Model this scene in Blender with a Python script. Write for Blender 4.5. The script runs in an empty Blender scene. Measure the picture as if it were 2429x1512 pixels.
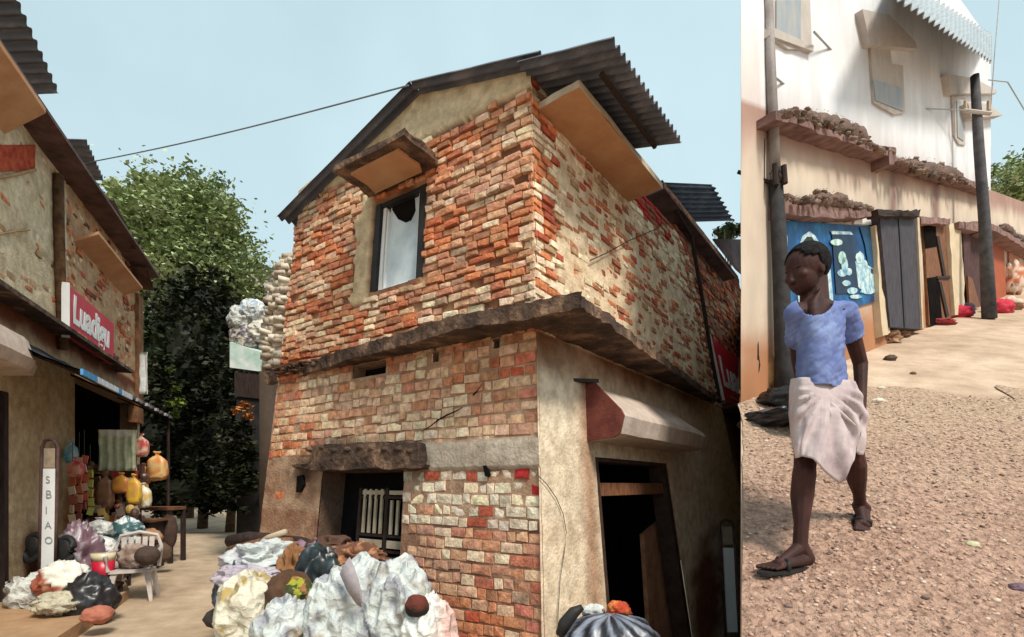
import bpy, bmesh, math, random
from mathutils import Vector, Matrix, noise
random.seed(11)
R = math.radians
# ------------------------------------------------------------------ camera, sky, sun, exposure
S = bpy.context.scene
FPX, YH, CAMZ, PW = 1250.0, 1150.0, 1.6, 2429.0      # focal length and horizon in units of a 2429 wide picture
cd = bpy.data.cameras.new('camera'); cam = bpy.data.objects.new('camera', cd)
S.collection.objects.link(cam); S.camera = cam
cam.location = (0, 0, CAMZ); cam.rotation_euler = (R(90), 0, 0)
cd.sensor_width = 36; cd.lens = 36 * FPX / PW; cd.shift_y = (YH - 756) / PW
cd.clip_start = 0.05; cd.clip_end = 2000
SUN_DIR = Vector((0.36, -0.54, 0.78)).normalized()
el = math.asin(SUN_DIR.z); az = math.atan2(SUN_DIR.x, SUN_DIR.y)
W = bpy.data.worlds.new('World'); S.world = W; W.use_nodes = True
nt = W.node_tree; nt.nodes.clear()
out = nt.nodes.new('ShaderNodeOutputWorld'); bg = nt.nodes.new('ShaderNodeBackground')
sky = nt.nodes.new('ShaderNodeTexSky'); sky.sky_type = 'NISHITA'; sky.sun_disc = False
sky.sun_elevation = el; sky.sun_rotation = az; sky.dust_density = 5.0; sky.air_density = 1.0; sky.ozone_density = 1.5
tc = nt.nodes.new('ShaderNodeTexCoord')
nz = nt.nodes.new('ShaderNodeTexNoise'); nz.inputs['Scale'].default_value = 1.6; nz.inputs['Detail'].default_value = 5
nt.links.new(tc.outputs['Generated'], nz.inputs['Vector'])
mr = nt.nodes.new('ShaderNodeMapRange'); mr.inputs[1].default_value = .3; mr.inputs[2].default_value = .75
mr.inputs[3].default_value = .66; mr.inputs[4].default_value = 1.0
nt.links.new(nz.outputs['Fac'], mr.inputs[0])
mx = nt.nodes.new('ShaderNodeMix'); mx.data_type = 'RGBA'
mx.inputs[7].default_value = (5.1, 6.7, 7.15, 1)          # thin bright veil of cloud
nt.links.new(mr.outputs[0], mx.inputs[0]); nt.links.new(sky.outputs[0], mx.inputs[6])
nt.links.new(mx.outputs[2], bg.inputs['Color']); bg.inputs['Strength'].default_value = 0.10
nt.links.new(bg.outputs[0], out.inputs['Surface'])
sl = bpy.data.lights.new('sun', 'SUN'); sl.energy = 2.9; sl.angle = R(14); sl.color = (1, .93, .82)
so = bpy.data.objects.new('sun', sl); S.collection.objects.link(so)
so.rotation_euler = SUN_DIR.to_track_quat('Z', 'Y').to_euler()
S.view_settings.view_transform = 'Standard'; S.view_settings.look = 'None'
S.view_settings.exposure = 0.42; S.view_settings.gamma = 1
S.render.engine = 'CYCLES'

# ------------------------------------------------------------------ helpers
def rgb(r, g, b, k=1.0):
    f = lambda c: ((c/255+.055)/1.055)**2.4 if c > 10 else c/255/12.92
    return (f(r)*k, f(g)*k, f(b)*k)
def lerp(a, b, t): return tuple(a[i]*(1-t)+b[i]*t for i in range(3))
def nv(x, y=0, z=0): return noise.noise(Vector((x, y, z)))
def fbm(x, y=0, z=0, o=3):
    s = 0; a = 1; t = 0
    for i in range(o):
        s += a*noise.noise(Vector((x, y, z))); t += a; a *= .5; x *= 2.1; y *= 2.1; z *= 2.1
    return s/t
def ss(a, b, x):
    t = min(1, max(0, (x-a)/(b-a))); return t*t*(3-2*t)
def ray(px, py): return Vector(((px-PW/2)/FPX, 1, (YH-py)/FPX))
def at(px, py, Y): r = ray(px, py); return Vector((r.x*Y, Y, CAMZ+r.z*Y))
def atz(px, py, z): r = ray(px, py); t = (z-CAMZ)/r.z; return Vector((r.x*t, t, z))
def pix(p): return (PW/2+FPX*p.x/p.y, YH-FPX*(p.z-CAMZ)/p.y)
def wloc(o):
    v = Vector((0, 0, 0))
    while o: v += o.location; o = o.parent
    return v
COL = S.collection
class MB:
    def __init__(s): s.v = []; s.f = []; s.c = []
    def add(s, vs, fs, col=(1, 1, 1)):
        n = len(s.v); s.v += [Vector(p) for p in vs]
        s.c += [col]*len(vs) if not isinstance(col, list) else col
        s.f += [tuple(n+i for i in f) for f in fs]
    def hexa(s, a, b, col=(1, 1, 1)):       # two quads of four points, a bottom/back, b top/front
        s.add(list(a)+list(b), [(3, 2, 1, 0), (4, 5, 6, 7), (0, 1, 5, 4), (1, 2, 6, 5), (2, 3, 7, 6), (3, 0, 4, 7)], col)
    def box(s, c, d, rz=0, col=(1, 1, 1), rx=0, ry=0):
        M = Matrix.Rotation(rz, 3, 'Z') @ Matrix.Rotation(rx, 3, 'X') @ Matrix.Rotation(ry, 3, 'Y')
        c = Vector(c); q = []
        for z in (-.5, .5):
            for x, y in ((-.5, -.5), (.5, -.5), (.5, .5), (-.5, .5)): q.append(c+M @ Vector((x*d[0], y*d[1], z*d[2])))
        s.hexa(q[:4], q[4:], col)
    def prism(s, poly, vec, col=(1, 1, 1)):
        n = len(poly); vec = Vector(vec)
        s.add(list(poly)+[Vector(p)+vec for p in poly],
              [tuple(range(n))[::-1], tuple(range(n, 2*n))]+[(i, (i+1) % n, n+(i+1) % n, n+i) for i in range(n)], col)
    def tube(s, pts, rad, n=8, col=(1, 1, 1), flat=1.0):
        pts = [Vector(p) for p in pts]
        if not isinstance(rad, (list, tuple)): rad = [rad]*len(pts)
        m = len(pts); vs = []; up = Vector((0, 0, 1))
        for i, p in enumerate(pts):
            d = (pts[min(i+1, m-1)]-pts[max(i-1, 0)]).normalized()
            u = d.cross(up) if abs(d.z) < .95 else d.cross(Vector((0, 1, 0)))
            u.normalize(); w = d.cross(u)
            for k in range(n):
                a = 2*math.pi*k/n; vs.append(p+(u*math.cos(a)+w*math.sin(a)*flat)*rad[i])
        fs = [(i*n+k, i*n+(k+1) % n, (i+1)*n+(k+1) % n, (i+1)*n+k) for i in range(m-1) for k in range(n)]
        fs += [tuple(range(n))[::-1], tuple((m-1)*n+k for k in range(n))]
        s.add(vs, fs, col)
    def ell(s, c, r, M=None, nu=14, nvv=9, col=(1, 1, 1), fn=None):
        c = Vector(c); vs = [];
        for j in range(nvv+1):
            ph = math.pi*j/nvv
            for i in range(nu):
                th = 2*math.pi*i/nu
                d = Vector((math.sin(ph)*math.cos(th), math.sin(ph)*math.sin(th), math.cos(ph)))
                q = Vector((d.x*r[0], d.y*r[1], d.z*r[2]))
                if fn: q = fn(q, d)
                vs.append(c+(M @ q if M else q))
        fs = [(j*nu+i, j*nu+(i+1) % nu, (j+1)*nu+(i+1) % nu, (j+1)*nu+i)[::-1] for j in range(nvv) for i in range(nu)]
        s.add(vs, fs, col)
    def caps(s, a, b, ra, rb, n=10):         # tapered limb with round ends
        a = Vector(a); b = Vector(b); d = b-a; L = d.length; m = 6
        pts = []; rr = []
        dn = d.normalized()
        for i in range(4): t = math.pi/2*(i/4); pts.append(a-dn*ra*math.cos(t)); rr.append(max(.0005, ra*math.sin(t)))
        for i in range(m+1): t = i/m; pts.append(a+d*t); rr.append(ra*(1-t)+rb*t)
        for i in range(1, 5): t = math.pi/2*(i/4); pts.append(b+dn*rb*math.sin(t)); rr.append(max(.0005, rb*math.cos(t)))
        s.tube(pts, rr, n)
    def build(s, name, mat, parent=None, smooth=False):
        o3 = wloc(parent) if parent else Vector((0, 0, 0))
        me = bpy.data.meshes.new(name)
        me.from_pydata([tuple(p-o3) for p in s.v], [], s.f)
        ca = me.color_attributes.new('Col', 'FLOAT_COLOR', 'POINT')
        buf = []
        for c in s.c: buf += [c[0], c[1], c[2], 1.0]
        ca.data.foreach_set('color', buf)
        if smooth: me.polygons.foreach_set('use_smooth', [True]*len(me.polygons))
        me.materials.append(mat); me.update()
        o = bpy.data.objects.new(name, me); COL.objects.link(o)
        if parent: o.parent = parent
        return o
def bake(o, smooth=True):                     # apply the modifiers of o
    dg = bpy.context.evaluated_depsgraph_get(); dg.update()
    me = bpy.data.meshes.new_from_object(o.evaluated_get(dg)); o.modifiers.clear(); o.data = me
    if smooth: me.polygons.foreach_set('use_smooth', [True]*len(me.polygons))
def remesh(o, vs, sm=6):
    m = o.modifiers.new('r', 'REMESH'); m.mode = 'VOXEL'; m.voxel_size = vs
    k = o.modifiers.new('s', 'SMOOTH'); k.iterations = sm; k.factor = .5
    bake(o)
def rough(o, cuts=6, amp=.012, fr=6, smooth=True):
    bm = bmesh.new(); bm.from_mesh(o.data); bmesh.ops.triangulate(bm, faces=[f for f in bm.faces if len(f.verts) > 4])
    bmesh.ops.subdivide_edges(bm, edges=bm.edges[:], cuts=cuts, use_grid_fill=True); w = wloc(o); bm.normal_update()
    for v in bm.verts:
        p = (v.co+w)*fr; v.co += Vector((noise.noise(p), noise.noise(p+Vector((9, 0, 0))), noise.noise(p+Vector((0, 9, 0)))))*amp+v.normal*noise.noise(p*2.7)*amp*.8
    bm.to_mesh(o.data); bm.free()
    if smooth: o.data.polygons.foreach_set('use_smooth', [True]*len(o.data.polygons)); o.data.set_sharp_from_angle(angle=R(50))
    return o
def tag(o, label, cat, group=None, kind=None):
    if label: o['label'] = label
    if cat: o['category'] = cat
    if group: o['group'] = group
    if kind: o['kind'] = kind
    return o
def thing(name, loc, label, cat, group=None):
    o = bpy.data.objects.new(name, None); COL.objects.link(o); o.location = loc; o.empty_display_size = .1
    return tag(o, label, cat, group)
def text_mesh(name, body, mat, parent, origin, ux, uy, size, depth=.004, shear=0, sx=1, bold=0):
    cu = bpy.data.curves.new(name, 'FONT'); cu.body = body; cu.size = size; cu.extrude = depth/2; cu.shear = shear; cu.offset = bold
    t = bpy.data.objects.new(name+'_tmp', cu); COL.objects.link(t)
    dg = bpy.context.evaluated_depsgraph_get(); dg.update()
    me = bpy.data.meshes.new_from_object(t.evaluated_get(dg)); COL.objects.unlink(t); bpy.data.objects.remove(t)
    ux = Vector(ux).normalized()*sx; uy = Vector(uy).normalized(); n = ux.cross(uy).normalized(); o3 = wloc(parent)
    for v in me.vertices: c = v.co.copy(); v.co = Vector(origin)+ux*c.x+uy*c.y+n*c.z-o3
    me.materials.clear(); me.materials.append(mat); me.name = name
    o = bpy.data.objects.new(name, me); COL.objects.link(o); o.parent = parent; return o

def pm(name, c1=(1, 1, 1), c2=None, scale=4, rough=.85, bump=.3, bscale=40, attr=False, dist=.01, spec=.3, c3=None, detail=6, stretch=None, metal=0, voro=0):
    """procedural paint: two or three colours by noise, times the mesh's own colour, fine bump"""
    m = bpy.data.materials.new(name); m.use_nodes = True; t = m.node_tree; N = t.nodes; L = t.links
    b = N['Principled BSDF']; b.inputs['Roughness'].default_value = rough; b.inputs['Specular IOR Level'].default_value = spec
    b.inputs['Metallic'].default_value = metal
    co = N.new('ShaderNodeTexCoord'); v = co.outputs['Object']
    if stretch:
        mp = N.new('ShaderNodeMapping'); mp.inputs['Scale'].default_value = stretch; L.new(v, mp.inputs[0]); v = mp.outputs[0]
    n1 = N.new('ShaderNodeTexNoise'); n1.inputs['Scale'].default_value = scale; n1.inputs['Detail'].default_value = detail; n1.inputs['Roughness'].default_value = .65
    L.new(v, n1.inputs['Vector'])
    r = N.new('ShaderNodeValToRGB'); L.new(n1.outputs['Fac'], r.inputs[0])
    c2 = c2 or c1; e = r.color_ramp.elements
    e[0].position = .35; e[0].color = (*c1, 1); e[1].position = .65; e[1].color = (*c2, 1)
    if c3: k = e.new(.52); k.color = (*c3, 1)
    src = r.outputs['Color']
    if attr:
        a = N.new('ShaderNodeVertexColor'); a.layer_name = 'Col'
        x = N.new('ShaderNodeMix'); x.data_type = 'RGBA'; x.blend_type = 'MULTIPLY'; x.inputs[0].default_value = 1
        L.new(src, x.inputs[6]); L.new(a.outputs[0], x.inputs[7]); src = x.outputs[2]
    L.new(src, b.inputs['Base Color'])
    if bump:
        n2 = N.new('ShaderNodeTexNoise'); n2.inputs['Scale'].default_value = bscale; n2.inputs['Detail'].default_value = 5
        L.new(v, n2.inputs['Vector']); h = n2.outputs['Fac']
        if voro:
            vo = N.new('ShaderNodeTexVoronoi'); vo.inputs['Scale'].default_value = voro; L.new(v, vo.inputs['Vector'])
            ad = N.new('ShaderNodeMath'); ad.operation = 'ADD'; L.new(h, ad.inputs[0]); L.new(vo.outputs['Distance'], ad.inputs[1]); h = ad.outputs[0]
        bp = N.new('ShaderNodeBump'); bp.inputs['Strength'].default_value = bump; bp.inputs['Distance'].default_value = dist
        L.new(h, bp.inputs['Height']); L.new(bp.outputs[0], b.inputs['Normal'])
    return m
G = (.82, .82, .82)
M = dict(
    brick=pm('brick', (.62, .55, .5), (1.25, 1.2, 1.15), 14, bump=.8, bscale=45, attr=True, dist=.012),
    mortar=pm('mortar', (.7, .66, .62), (1.15, 1.12, 1.1), 7, bump=.9, bscale=30, attr=True, dist=.015),
    plaster=pm('plaster', (.84, .82, .8), (1.08, 1.07, 1.06), 2.2, bump=.35, bscale=26, attr=True, dist=.008),
    cream=pm('cream_plaster', rgb(214, 190, 158, .8), rgb(228, 210, 180, .85), 3, bump=.35, bscale=24),
    stain=pm('stained_concrete', rgb(50, 40, 36), rgb(142, 112, 90), 3.2, bump=1, bscale=18, dist=.035, c3=rgb(88, 68, 56)),
    soffit=pm('soffit_plaster', rgb(196, 140, 100, .85), rgb(214, 166, 124, .85), 2.5, bump=.3, bscale=20),
    slab=pm('slab_edge', rgb(216, 200, 176, .8), rgb(190, 168, 140, .8), 5, bump=.4),
    tin=pm('tin_sheet', rgb(92, 100, 116, .62), rgb(142, 142, 152, .62), 2.2, .6, bump=.15, bscale=30, c3=rgb(106, 110, 124, .62), spec=.4, stretch=(1, 1, 3)),
    rusty=pm('rusty_sheet', rgb(66, 46, 44), rgb(110, 84, 80), 3, .7, bump=.2),
    black=pm('black_paint', (.012, .012, .014), (.03, .028, .026), 5, .6, bump=.1),
    void=pm('dark_room', (.008, .007, .007), (.014, .012, .012), 3, 1, bump=0, spec=0),  # near-black stands in for the unlit depth of rooms and holes
    wood=pm('old_wood', rgb(86, 52, 36), rgb(140, 96, 66), 6, .8, bump=.5, bscale=20, stretch=(6, 6, 1)),
    dwood=pm('dark_wood', rgb(34, 26, 24), rgb(62, 46, 40), 6, .85, bump=.5, bscale=20, stretch=(6, 6, 1)),
    white=pm('white_paint', (.74, .76, .76), (.84, .85, .84), 3, .6, bump=.1),
    pane=pm('window_pane', rgb(168, 184, 194), rgb(208, 218, 222), 2.2, .2, bump=.02, spec=.5),  # noise tones stand in for a faint reflection on the glass
    sack=pm('plastic_sack', (.84, .86, .85), (1.05, 1.05, 1.02), 5, .5, bump=1, bscale=16, dist=.03, attr=True, voro=13),
    red=pm('red_sign', rgb(190, 20, 42), rgb(204, 28, 48), 3, .45, bump=.05),
    leaf=pm('foliage', (.8, .8, .7), (1.2, 1.2, 1.1), 1.5, .6, bump=0, attr=True, spec=.25),
    bark=pm('bark', rgb(70, 58, 48), rgb(104, 88, 72), 8, .9, bump=.8, bscale=18),
    col=pm('coloured', (.85, .85, .85), (1.1, 1.1, 1.1), 9, .7, bump=.3, bscale=30, attr=True),
    shiny=pm('coloured_plastic', (.9, .9, .9), (1.08, 1.08, 1.08), 6, .35, bump=.15, bscale=20, attr=True, spec=.5),
    cloth=pm('cloth', (.8, .8, .8), (1.12, 1.12, 1.12), 12, .9, bump=.5, bscale=60, attr=True, dist=.006),
    whitewall=pm('white_wall', (.86, .85, .84), (1.06, 1.05, 1.05), 1.6, .85, bump=.3, bscale=14, attr=True, stretch=(1, 1, .35)),
    wire=pm('wire', (.05, .05, .05), (.09, .08, .08), 5, .6, bump=0),
    skin=pm('skin', rgb(48, 27, 24), rgb(72, 41, 35), 7, .62, bump=.3, bscale=60, spec=.25, dist=.003),
    hair=pm('hair', (.008, .008, .009), (.028, .027, .027), 60, 1, spec=.05, bump=.8, bscale=120, dist=.004),
    shirt=pm('shirt', rgb(84, 98, 148), rgb(132, 150, 192), 4, .9, bump=.6, bscale=16, dist=.012, c3=rgb(106, 120, 168)),
    lungi=pm('lungi', rgb(164, 146, 150), rgb(204, 190, 188), 5, .9, bump=.4, bscale=24, dist=.01),
)
# ------------------------------------------------------------------ a wall plane that leans in and narrows upwards
class Face:
    def __init__(s, C0, C1, H, d, L0, L1):
        s.C0 = Vector(C0); s.C1 = Vector(C1); s.H = H; s.d = Vector((d[0], d[1], 0)).normalized(); s.L0 = L0; s.L1 = L1
        s.n = s.d.cross((s.C1-s.C0).normalized()).normalized()
        if s.n.dot(Vector((0, 0, CAMZ))-s.C0) < 0: s.n = -s.n
    def C(s, z): return s.C0+(s.C1-s.C0)*((z-s.C0.z)/s.H)
    def L(s, z): return s.L0+(s.L1-s.L0)*((z-s.C0.z)/s.H)
    def pt(s, a, z, o=0): return s.C(z)+s.d*(a*s.L(z))+s.n*o
    def p3(s, px, py, o=0):
        r = ray(px, py); q = s.C0+s.n*o-Vector((0, 0, CAMZ)); t = q.dot(s.n)/r.dot(s.n); return Vector((0, 0, CAMZ))+r*t
    def hit(s, px, py, o=0):
        P = s.p3(px, py, o)-s.n*o
        return ((P-s.C(P.z)).dot(s.d)/s.L(P.z), P.z)
    def rect(s, tl, tr, br, bl, o=0):
        h = [s.hit(*q, o) for q in (tl, tr, br, bl)]
        l, r = sorted(((h[0][0]+h[3][0])/2, (h[1][0]+h[2][0])/2)); return (l, r, (h[2][1]+h[3][1])/2, (h[0][1]+h[1][1])/2)   # a0 a1 z0 z1
    def plate(s, mb, pts, o0, o1, col=(1, 1, 1)):     # outline seen on the plane o1 proud, going back to o0
        q = [s.p3(x, y, o1) for x, y in pts]; mb.prism(q, s.n*(o0-o1), col)
    def bx(s, mb, a0, a1, z0, z1, o0, o1, col=(1, 1, 1)):
        mb.hexa([s.pt(a0, z0, o0), s.pt(a1, z0, o0), s.pt(a1, z0, o1), s.pt(a0, z0, o1)],
                [s.pt(a0, z1, o0), s.pt(a1, z1, o0), s.pt(a1, z1, o1), s.pt(a0, z1, o1)], col)
    def sheet(s, mb, a0, a1, z0, z1, da, dz, holes, of, cf, top=None):
        def lin(x0, x1, d, ex):
            n = max(1, int(round((x1-x0)/d))); L = [x0+(x1-x0)*i/n for i in range(n+1)]
            for e in ex:
                if x0 < e < x1:
                    L = [x for x in L if abs(x-e) > d*.3 or x in (x0, x1)]+[e]
            return sorted(set(L))
        A = lin(a0, a1, da, [h[0] for h in holes]+[h[1] for h in holes]); Z = lin(z0, z1, dz, [h[2] for h in holes]+[h[3] for h in holes])
        vs = []; cs = []
        for z in Z:
            for a in A:
                zz = min(z, top(a)) if top else z
                vs.append(s.pt(a, zz, of(a, zz))); cs.append(cf(a, zz))
        fs = []; n = len(A)
        for j in range(len(Z)-1):
            for i in range(n-1):
                ca = (A[i]+A[i+1])/2; cz = (Z[j]+Z[j+1])/2
                if top and Z[j] >= top(ca): continue
                if any(h[0] < ca < h[1] and h[2] < cz < h[3] for h in holes): continue
                fs.append((j*n+i, j*n+i+1, (j+1)*n+i+1, (j+1)*n+i))
        mb.add(vs, fs, cs)
    def reveal(s, mb, h, depth, col=(1, 1, 1), jit=0):   # the sides of an opening
        a0, a1, z0, z1 = h
        P = [(a0, z0), (a1, z0), (a1, z1), (a0, z1)]
        for i in range(4):
            a, b = P[i], P[(i+1) % 4]
            mb.add([s.pt(*a, .004), s.pt(*b, .004), s.pt(*b, -depth), s.pt(*a, -depth)], [(0, 1, 2, 3)], col)
def bricks(F, mb, a0, a1, z0, z1, ch, wr, holes, of, cf, top=None, miss=None, gap=.012):
    z = z0; row = 0
    while z < z1-.01:
        h = ch*random.uniform(.93, 1.07); L = F.L(z); a = a0-(random.random()*.5)*wr[1]/L
        while a < a1-.002:
            w = random.uniform(*wr)/L; b = min(a+w, a1); aa = max(a, a0); a = a+w
            g = gap*.5*random.uniform(.4, 1.3)/L; x0 = aa+g/2; x1 = b-g/2
            if x1-x0 < g*1.2: continue
            cz = z+h/2+nv(aa*5*L, z*3)*.03; ca = (x0+x1)/2
            if top and cz+h/2 > top(ca): continue
            if any(x1 > H[0]-.0 and x0 < H[1] and cz+h*.42 > H[2] and cz-h*.42 < H[3] for H in holes):
                nh = [H for H in holes if x1 > H[0] and x0 < H[1] and cz+h*.42 > H[2] and cz-h*.42 < H[3]][0]
                if ca < nh[0]: x1 = nh[0]
                elif ca > nh[1]: x0 = nh[1]
                else: continue
                if x1-x0 < .02/L: continue
            if miss and miss(ca, cz): continue
            o = of(ca, cz); c = cf(ca, cz)
            j = lambda k=.006: random.uniform(-k, k)
            gz = gap*random.uniform(.5, 1.1); zb = cz-h/2+gz/2; zt = cz+h/2-gz/2; iv = .004; ia = .006/L
            til = j(.0045)
            B = [F.pt(x0, zb+til, -.03), F.pt(x1, zb-til, -.03), F.pt(x1, zt-til, -.03), F.pt(x0, zt+til, -.03)]
            T = [F.pt(x0+ia+j()/L, zb+iv+til+j(.005), o+j()), F.pt(x1-ia+j()/L, zb+iv-til+j(.005), o+j()),
                 F.pt(x1-ia+j()/L, zt-iv-til+j(.005), o+j()), F.pt(x0+ia+j()/L, zt-iv+til+j(.005), o+j())]
            mid = F.pt(ca+j(.02)/L, cz+j(.02), o+.003+abs(j(.005)))
            vv = B+T+[mid]; dk = tuple(k*.8 for k in c); lt = tuple(min(.8, k*random.uniform(.9, 1.15)) for k in c)
            mb.add(vv, [(0, 1, 5, 4), (1, 2, 6, 5), (2, 3, 7, 6), (3, 0, 4, 7), (4, 5, 8), (5, 6, 8), (6, 7, 8), (7, 4, 8)], [dk]*4+[c]*4+[lt])
        z += h; row += 1
RED, ORG, CRM, BRN, TAN = (.42, .10, .055), (.62, .225, .10), (.82, .69, .51), (.17, .075, .045), (.50, .33, .2)
BRT = (.46, .03, .03)
def pick(ws):
    t = random.random()*sum(w for w, c in ws)
    for w, c in ws:
        t -= w
        if t <= 0: break
    k = random.uniform(.82, 1.15); return tuple(x*k for x in c)
def corrugated(mb, P00, P10, P01, P11, n, amp, ns=6, thick=.006):
    """sheet whose waves follow one another from P00 to P10; each runs towards P01 / P11"""
    P00, P10, P01, P11 = map(Vector, (P00, P10, P01, P11)); nn = (P10-P00).cross(P01-P00).normalized()
    if nn.z < 0: nn = -nn
    vs = []; K = n*8
    for side in (0, 1):
        for j in range(ns+1):
            for i in range(K+1):
                u = i/K; v = j/ns
                p = (P00*(1-u)+P10*u)*(1-v)+(P01*(1-u)+P11*u)*v
                vs.append(p+nn*(amp*math.sin(u*n*2*math.pi)+side*thick+.008*nv(u*9, v*3, 7)))
    m = (K+1)*(ns+1); fs = []
    for j in range(ns):
        for i in range(K):
            q = (j*(K+1)+i, j*(K+1)+i+1, (j+1)*(K+1)+i+1, (j+1)*(K+1)+i); fs.append(q); fs.append(tuple(m+k for k in q[::-1]))
    for j in (0, ns):
        for i in range(K): a = j*(K+1)+i; fs.append((a, a+1, m+a+1, m+a))
    for i in (0, K):
        for j in range(ns): a = j*(K+1)+i; b = a+K+1; fs.append((a, b, m+b, m+a))
    mb.add(vs, fs)

# ------------------------------------------------------------------ ground: one sheet, level lane to the left, steep road to the right
AZS = math.atan((1757-PW/2)/FPX)
def gz(x, y, side=None):
    r = math.hypot(x, y); a = math.atan2(x, y)
    if side is None: side = a > AZS and a < 2.4
    if side: return max(0, .46*min(y, 30)-.05)
    dip = ss(.06, .16, a)*(1 if a <= AZS+.001 else 0)*min(1.9, max(0, .33*(y-5.0)))
    return max(0, min(r-8, 60))*.016-dip
angs = [-math.pi+i*(math.pi-.1)/60 for i in range(0, 61)]
angs = [-3.14159+i*(3.14159+AZS-.0005)/150 for i in range(151)]
sec = [(a, False) for a in angs]+[(AZS+.0005+i*(3.14159-AZS)/150, True) for i in range(151)]
rad = [.25*(1.045**i) for i in range(175)]
mb = MB(); vs = []; cs = []
for a, sd in sec:
    for r in rad:
        x, y = r*math.sin(a), r*math.cos(a); z = gz(x, y, sd and a < 2.4)
        if sd and a < 2.4 and r < 30: z += .012*fbm(x*1.3, y*1.3, 0)*min(1, r)
        elif r < 40: z += .02*fbm(x*.8, y*.8, 3)*min(1, r*.3)
        vs.append(Vector((x, y, z)))
        if sd:
            c = lerp((.42, .30, .215), (.62, .475, .355), .5+fbm(x*.5, y*.5, 2)+.8*fbm(x*5, y*5, 2))
        else: c = lerp((.38, .27, .18), (.54, .42, .30), .5+fbm(x*.6, y*.6, 2)+.8*fbm(x*5, y*5, 2))
        cs.append(c)
n = len(rad)
fs = [(i*n+j, i*n+j+1, ((i+1) % len(sec))*n+j+1, ((i+1) % len(sec))*n+j) for i in range(len(sec)) for j in range(n-1)]
mb.add(vs, fs, cs)
c0 = len(mb.v); mb.add([Vector((0, 0, 0))], [], (.45, .33, .23)); mb.f += [(i*n, ((i+1) % len(sec))*n, c0) for i in range(len(sec))]
tag(mb.build('ground', pm('earth', (.8, .78, .76), (1.1, 1.1, 1.1), 3, .95, bump=.7, bscale=28, attr=True, dist=.02, spec=.1)), None, None, kind='structure')
# rough stony paving on the near part of the road
mb = MB(); vs = []; cs = []; NX, NY = 150, 130
for j in range(NY+1):
    y = -1.2+7.0*j/NY
    for i in range(NX+1):
        x0 = max(.4352*y, 0) if y > 0 else .0
        x = x0+(9.0)*(i/NX)**1.3; y2 = y+(1.3*fbm(x*1.1, 3, 0, 5)*(j/NY)**5)
        z = max(0, .46*y2-.05)+.012
        pit = noise.cell(Vector((x*22, y2*22, 0)))
        z += .010*fbm(x*9, y2*9, 1, 2)+.006*fbm(x*30, y2*30, 1, 2)
        vs.append(Vector((x, y2, z)))
        t = .5+.5*fbm(x*1.5, y2*1.5, 5)+.35*fbm(x*12, y2*12)
        cs.append(lerp(lerp((.36, .215, .16), (.60, .42, .325), min(1, max(0, t))), (.56, .42, .31), ss(2.6, 5.4, y2+.8*fbm(x*2, y2*2, 4))))
mb.add(vs, [(j*(NX+1)+i, j*(NX+1)+i+1, (j+1)*(NX+1)+i+1, (j+1)*(NX+1)+i) for j in range(NY) for i in range(NX)], cs)
pav = pm('stony_paving', (.55, .5, .48), (1.2, 1.15, 1.12), 24, .95, bump=1, bscale=60, attr=True, dist=.03, spec=.12, voro=26)
tag(mb.build('road', pav, smooth=True), None, None, kind='structure')
mb = MB()
for k in range(3600):                          # pebbles bedded in the road surface
    y = random.uniform(.9, 5.6)**1.0; x = random.uniform(.44*y, .44*y+.62*y+.4)
    r = random.uniform(.006, .015)*(1.5 if random.random() < .06 else 1)
    c = random.choice([(.26, .15, .11), (.42, .27, .2), (.55, .38, .29), (.2, .13, .11), (.6, .46, .37), (.5, .33, .25), (.46, .3, .22)])
    mb.ell((x, y, max(0, .46*y-.05)+.014), (r, r*random.uniform(.6, 1), r*.55), Matrix.Rotation(random.random()*6, 3, 'Z') @ Matrix.Rotation(.4, 3, 'X'), 7, 4, col=c)
tag(mb.build('gravel', M['col'], smooth=True), 'small brown and pink pebbles bedded in the sloping road surface', 'gravel', kind='stuff')
# ------------------------------------------------------------------ the brick house on the corner
HZ = 5.68
C0 = Vector((.267, 4.6, 0)); C1 = Vector((.181, 5.2, HZ))
FL = Face(C0, C1, HZ, (-1.451, 1), 4.66, 3.79)
FR = Face(C0, C1, HZ, (.74, 1), 5, 5)
a = FR.hit(1700, 930); b = FR.hit(1603, 490)
k1, k2 = a[0]*5, b[0]*5; sl_ = (k2-k1)/(b[1]-a[1]); FR.L0 = k1-sl_*a[1]; FR.L1 = FR.L0+sl_*HZ
house = thing('brick_house', (-.2, 6.2, 0), 'two storey red brick corner house with tin roof, the central building', 'house')
# openings on the left face
WIN = FL.rect((890, 497), (1015, 428), (1002, 659), (882, 694))
GRL = FL.rect((757, 1117), (968, 1114), (944, 1327), (762, 1310))
SOCK = [FL.rect((839, 870), (918, 856), (918, 884), (839, 902)), FL.rect((1027, 838), (1043, 836), (1043, 858), (1027, 862)),
        FL.rect((1171, 806), (1188, 803), (1187, 826), (1171, 830))]
HL = [WIN, GRL]+SOCK
zledge = FL.hit(1170, 806)[1]
zpl = FL.hit(1217, 236)[1]                                   # smooth plaster above this level
ridge = FL.hit(972, 238); zc = FL.hit(1258, 172)[1]; zl = FL.hit(716, 457)[1]
def topL(a):
    if a < ridge[0]: return zc+(ridge[1]-zc)*max(0, a)/ridge[0]
    return ridge[1]+(zl-ridge[1])*(a-ridge[0])/(1-ridge[0])
def lpx(a, z): return pix(FL.pt(a, z, 0))
zb0 = FL.hit(1150, 1112)[1]; zb1 = FL.hit(1150, 1047)[1]      # whitish lintel band
gx = FL.hit(970, 1100)[0]
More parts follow.
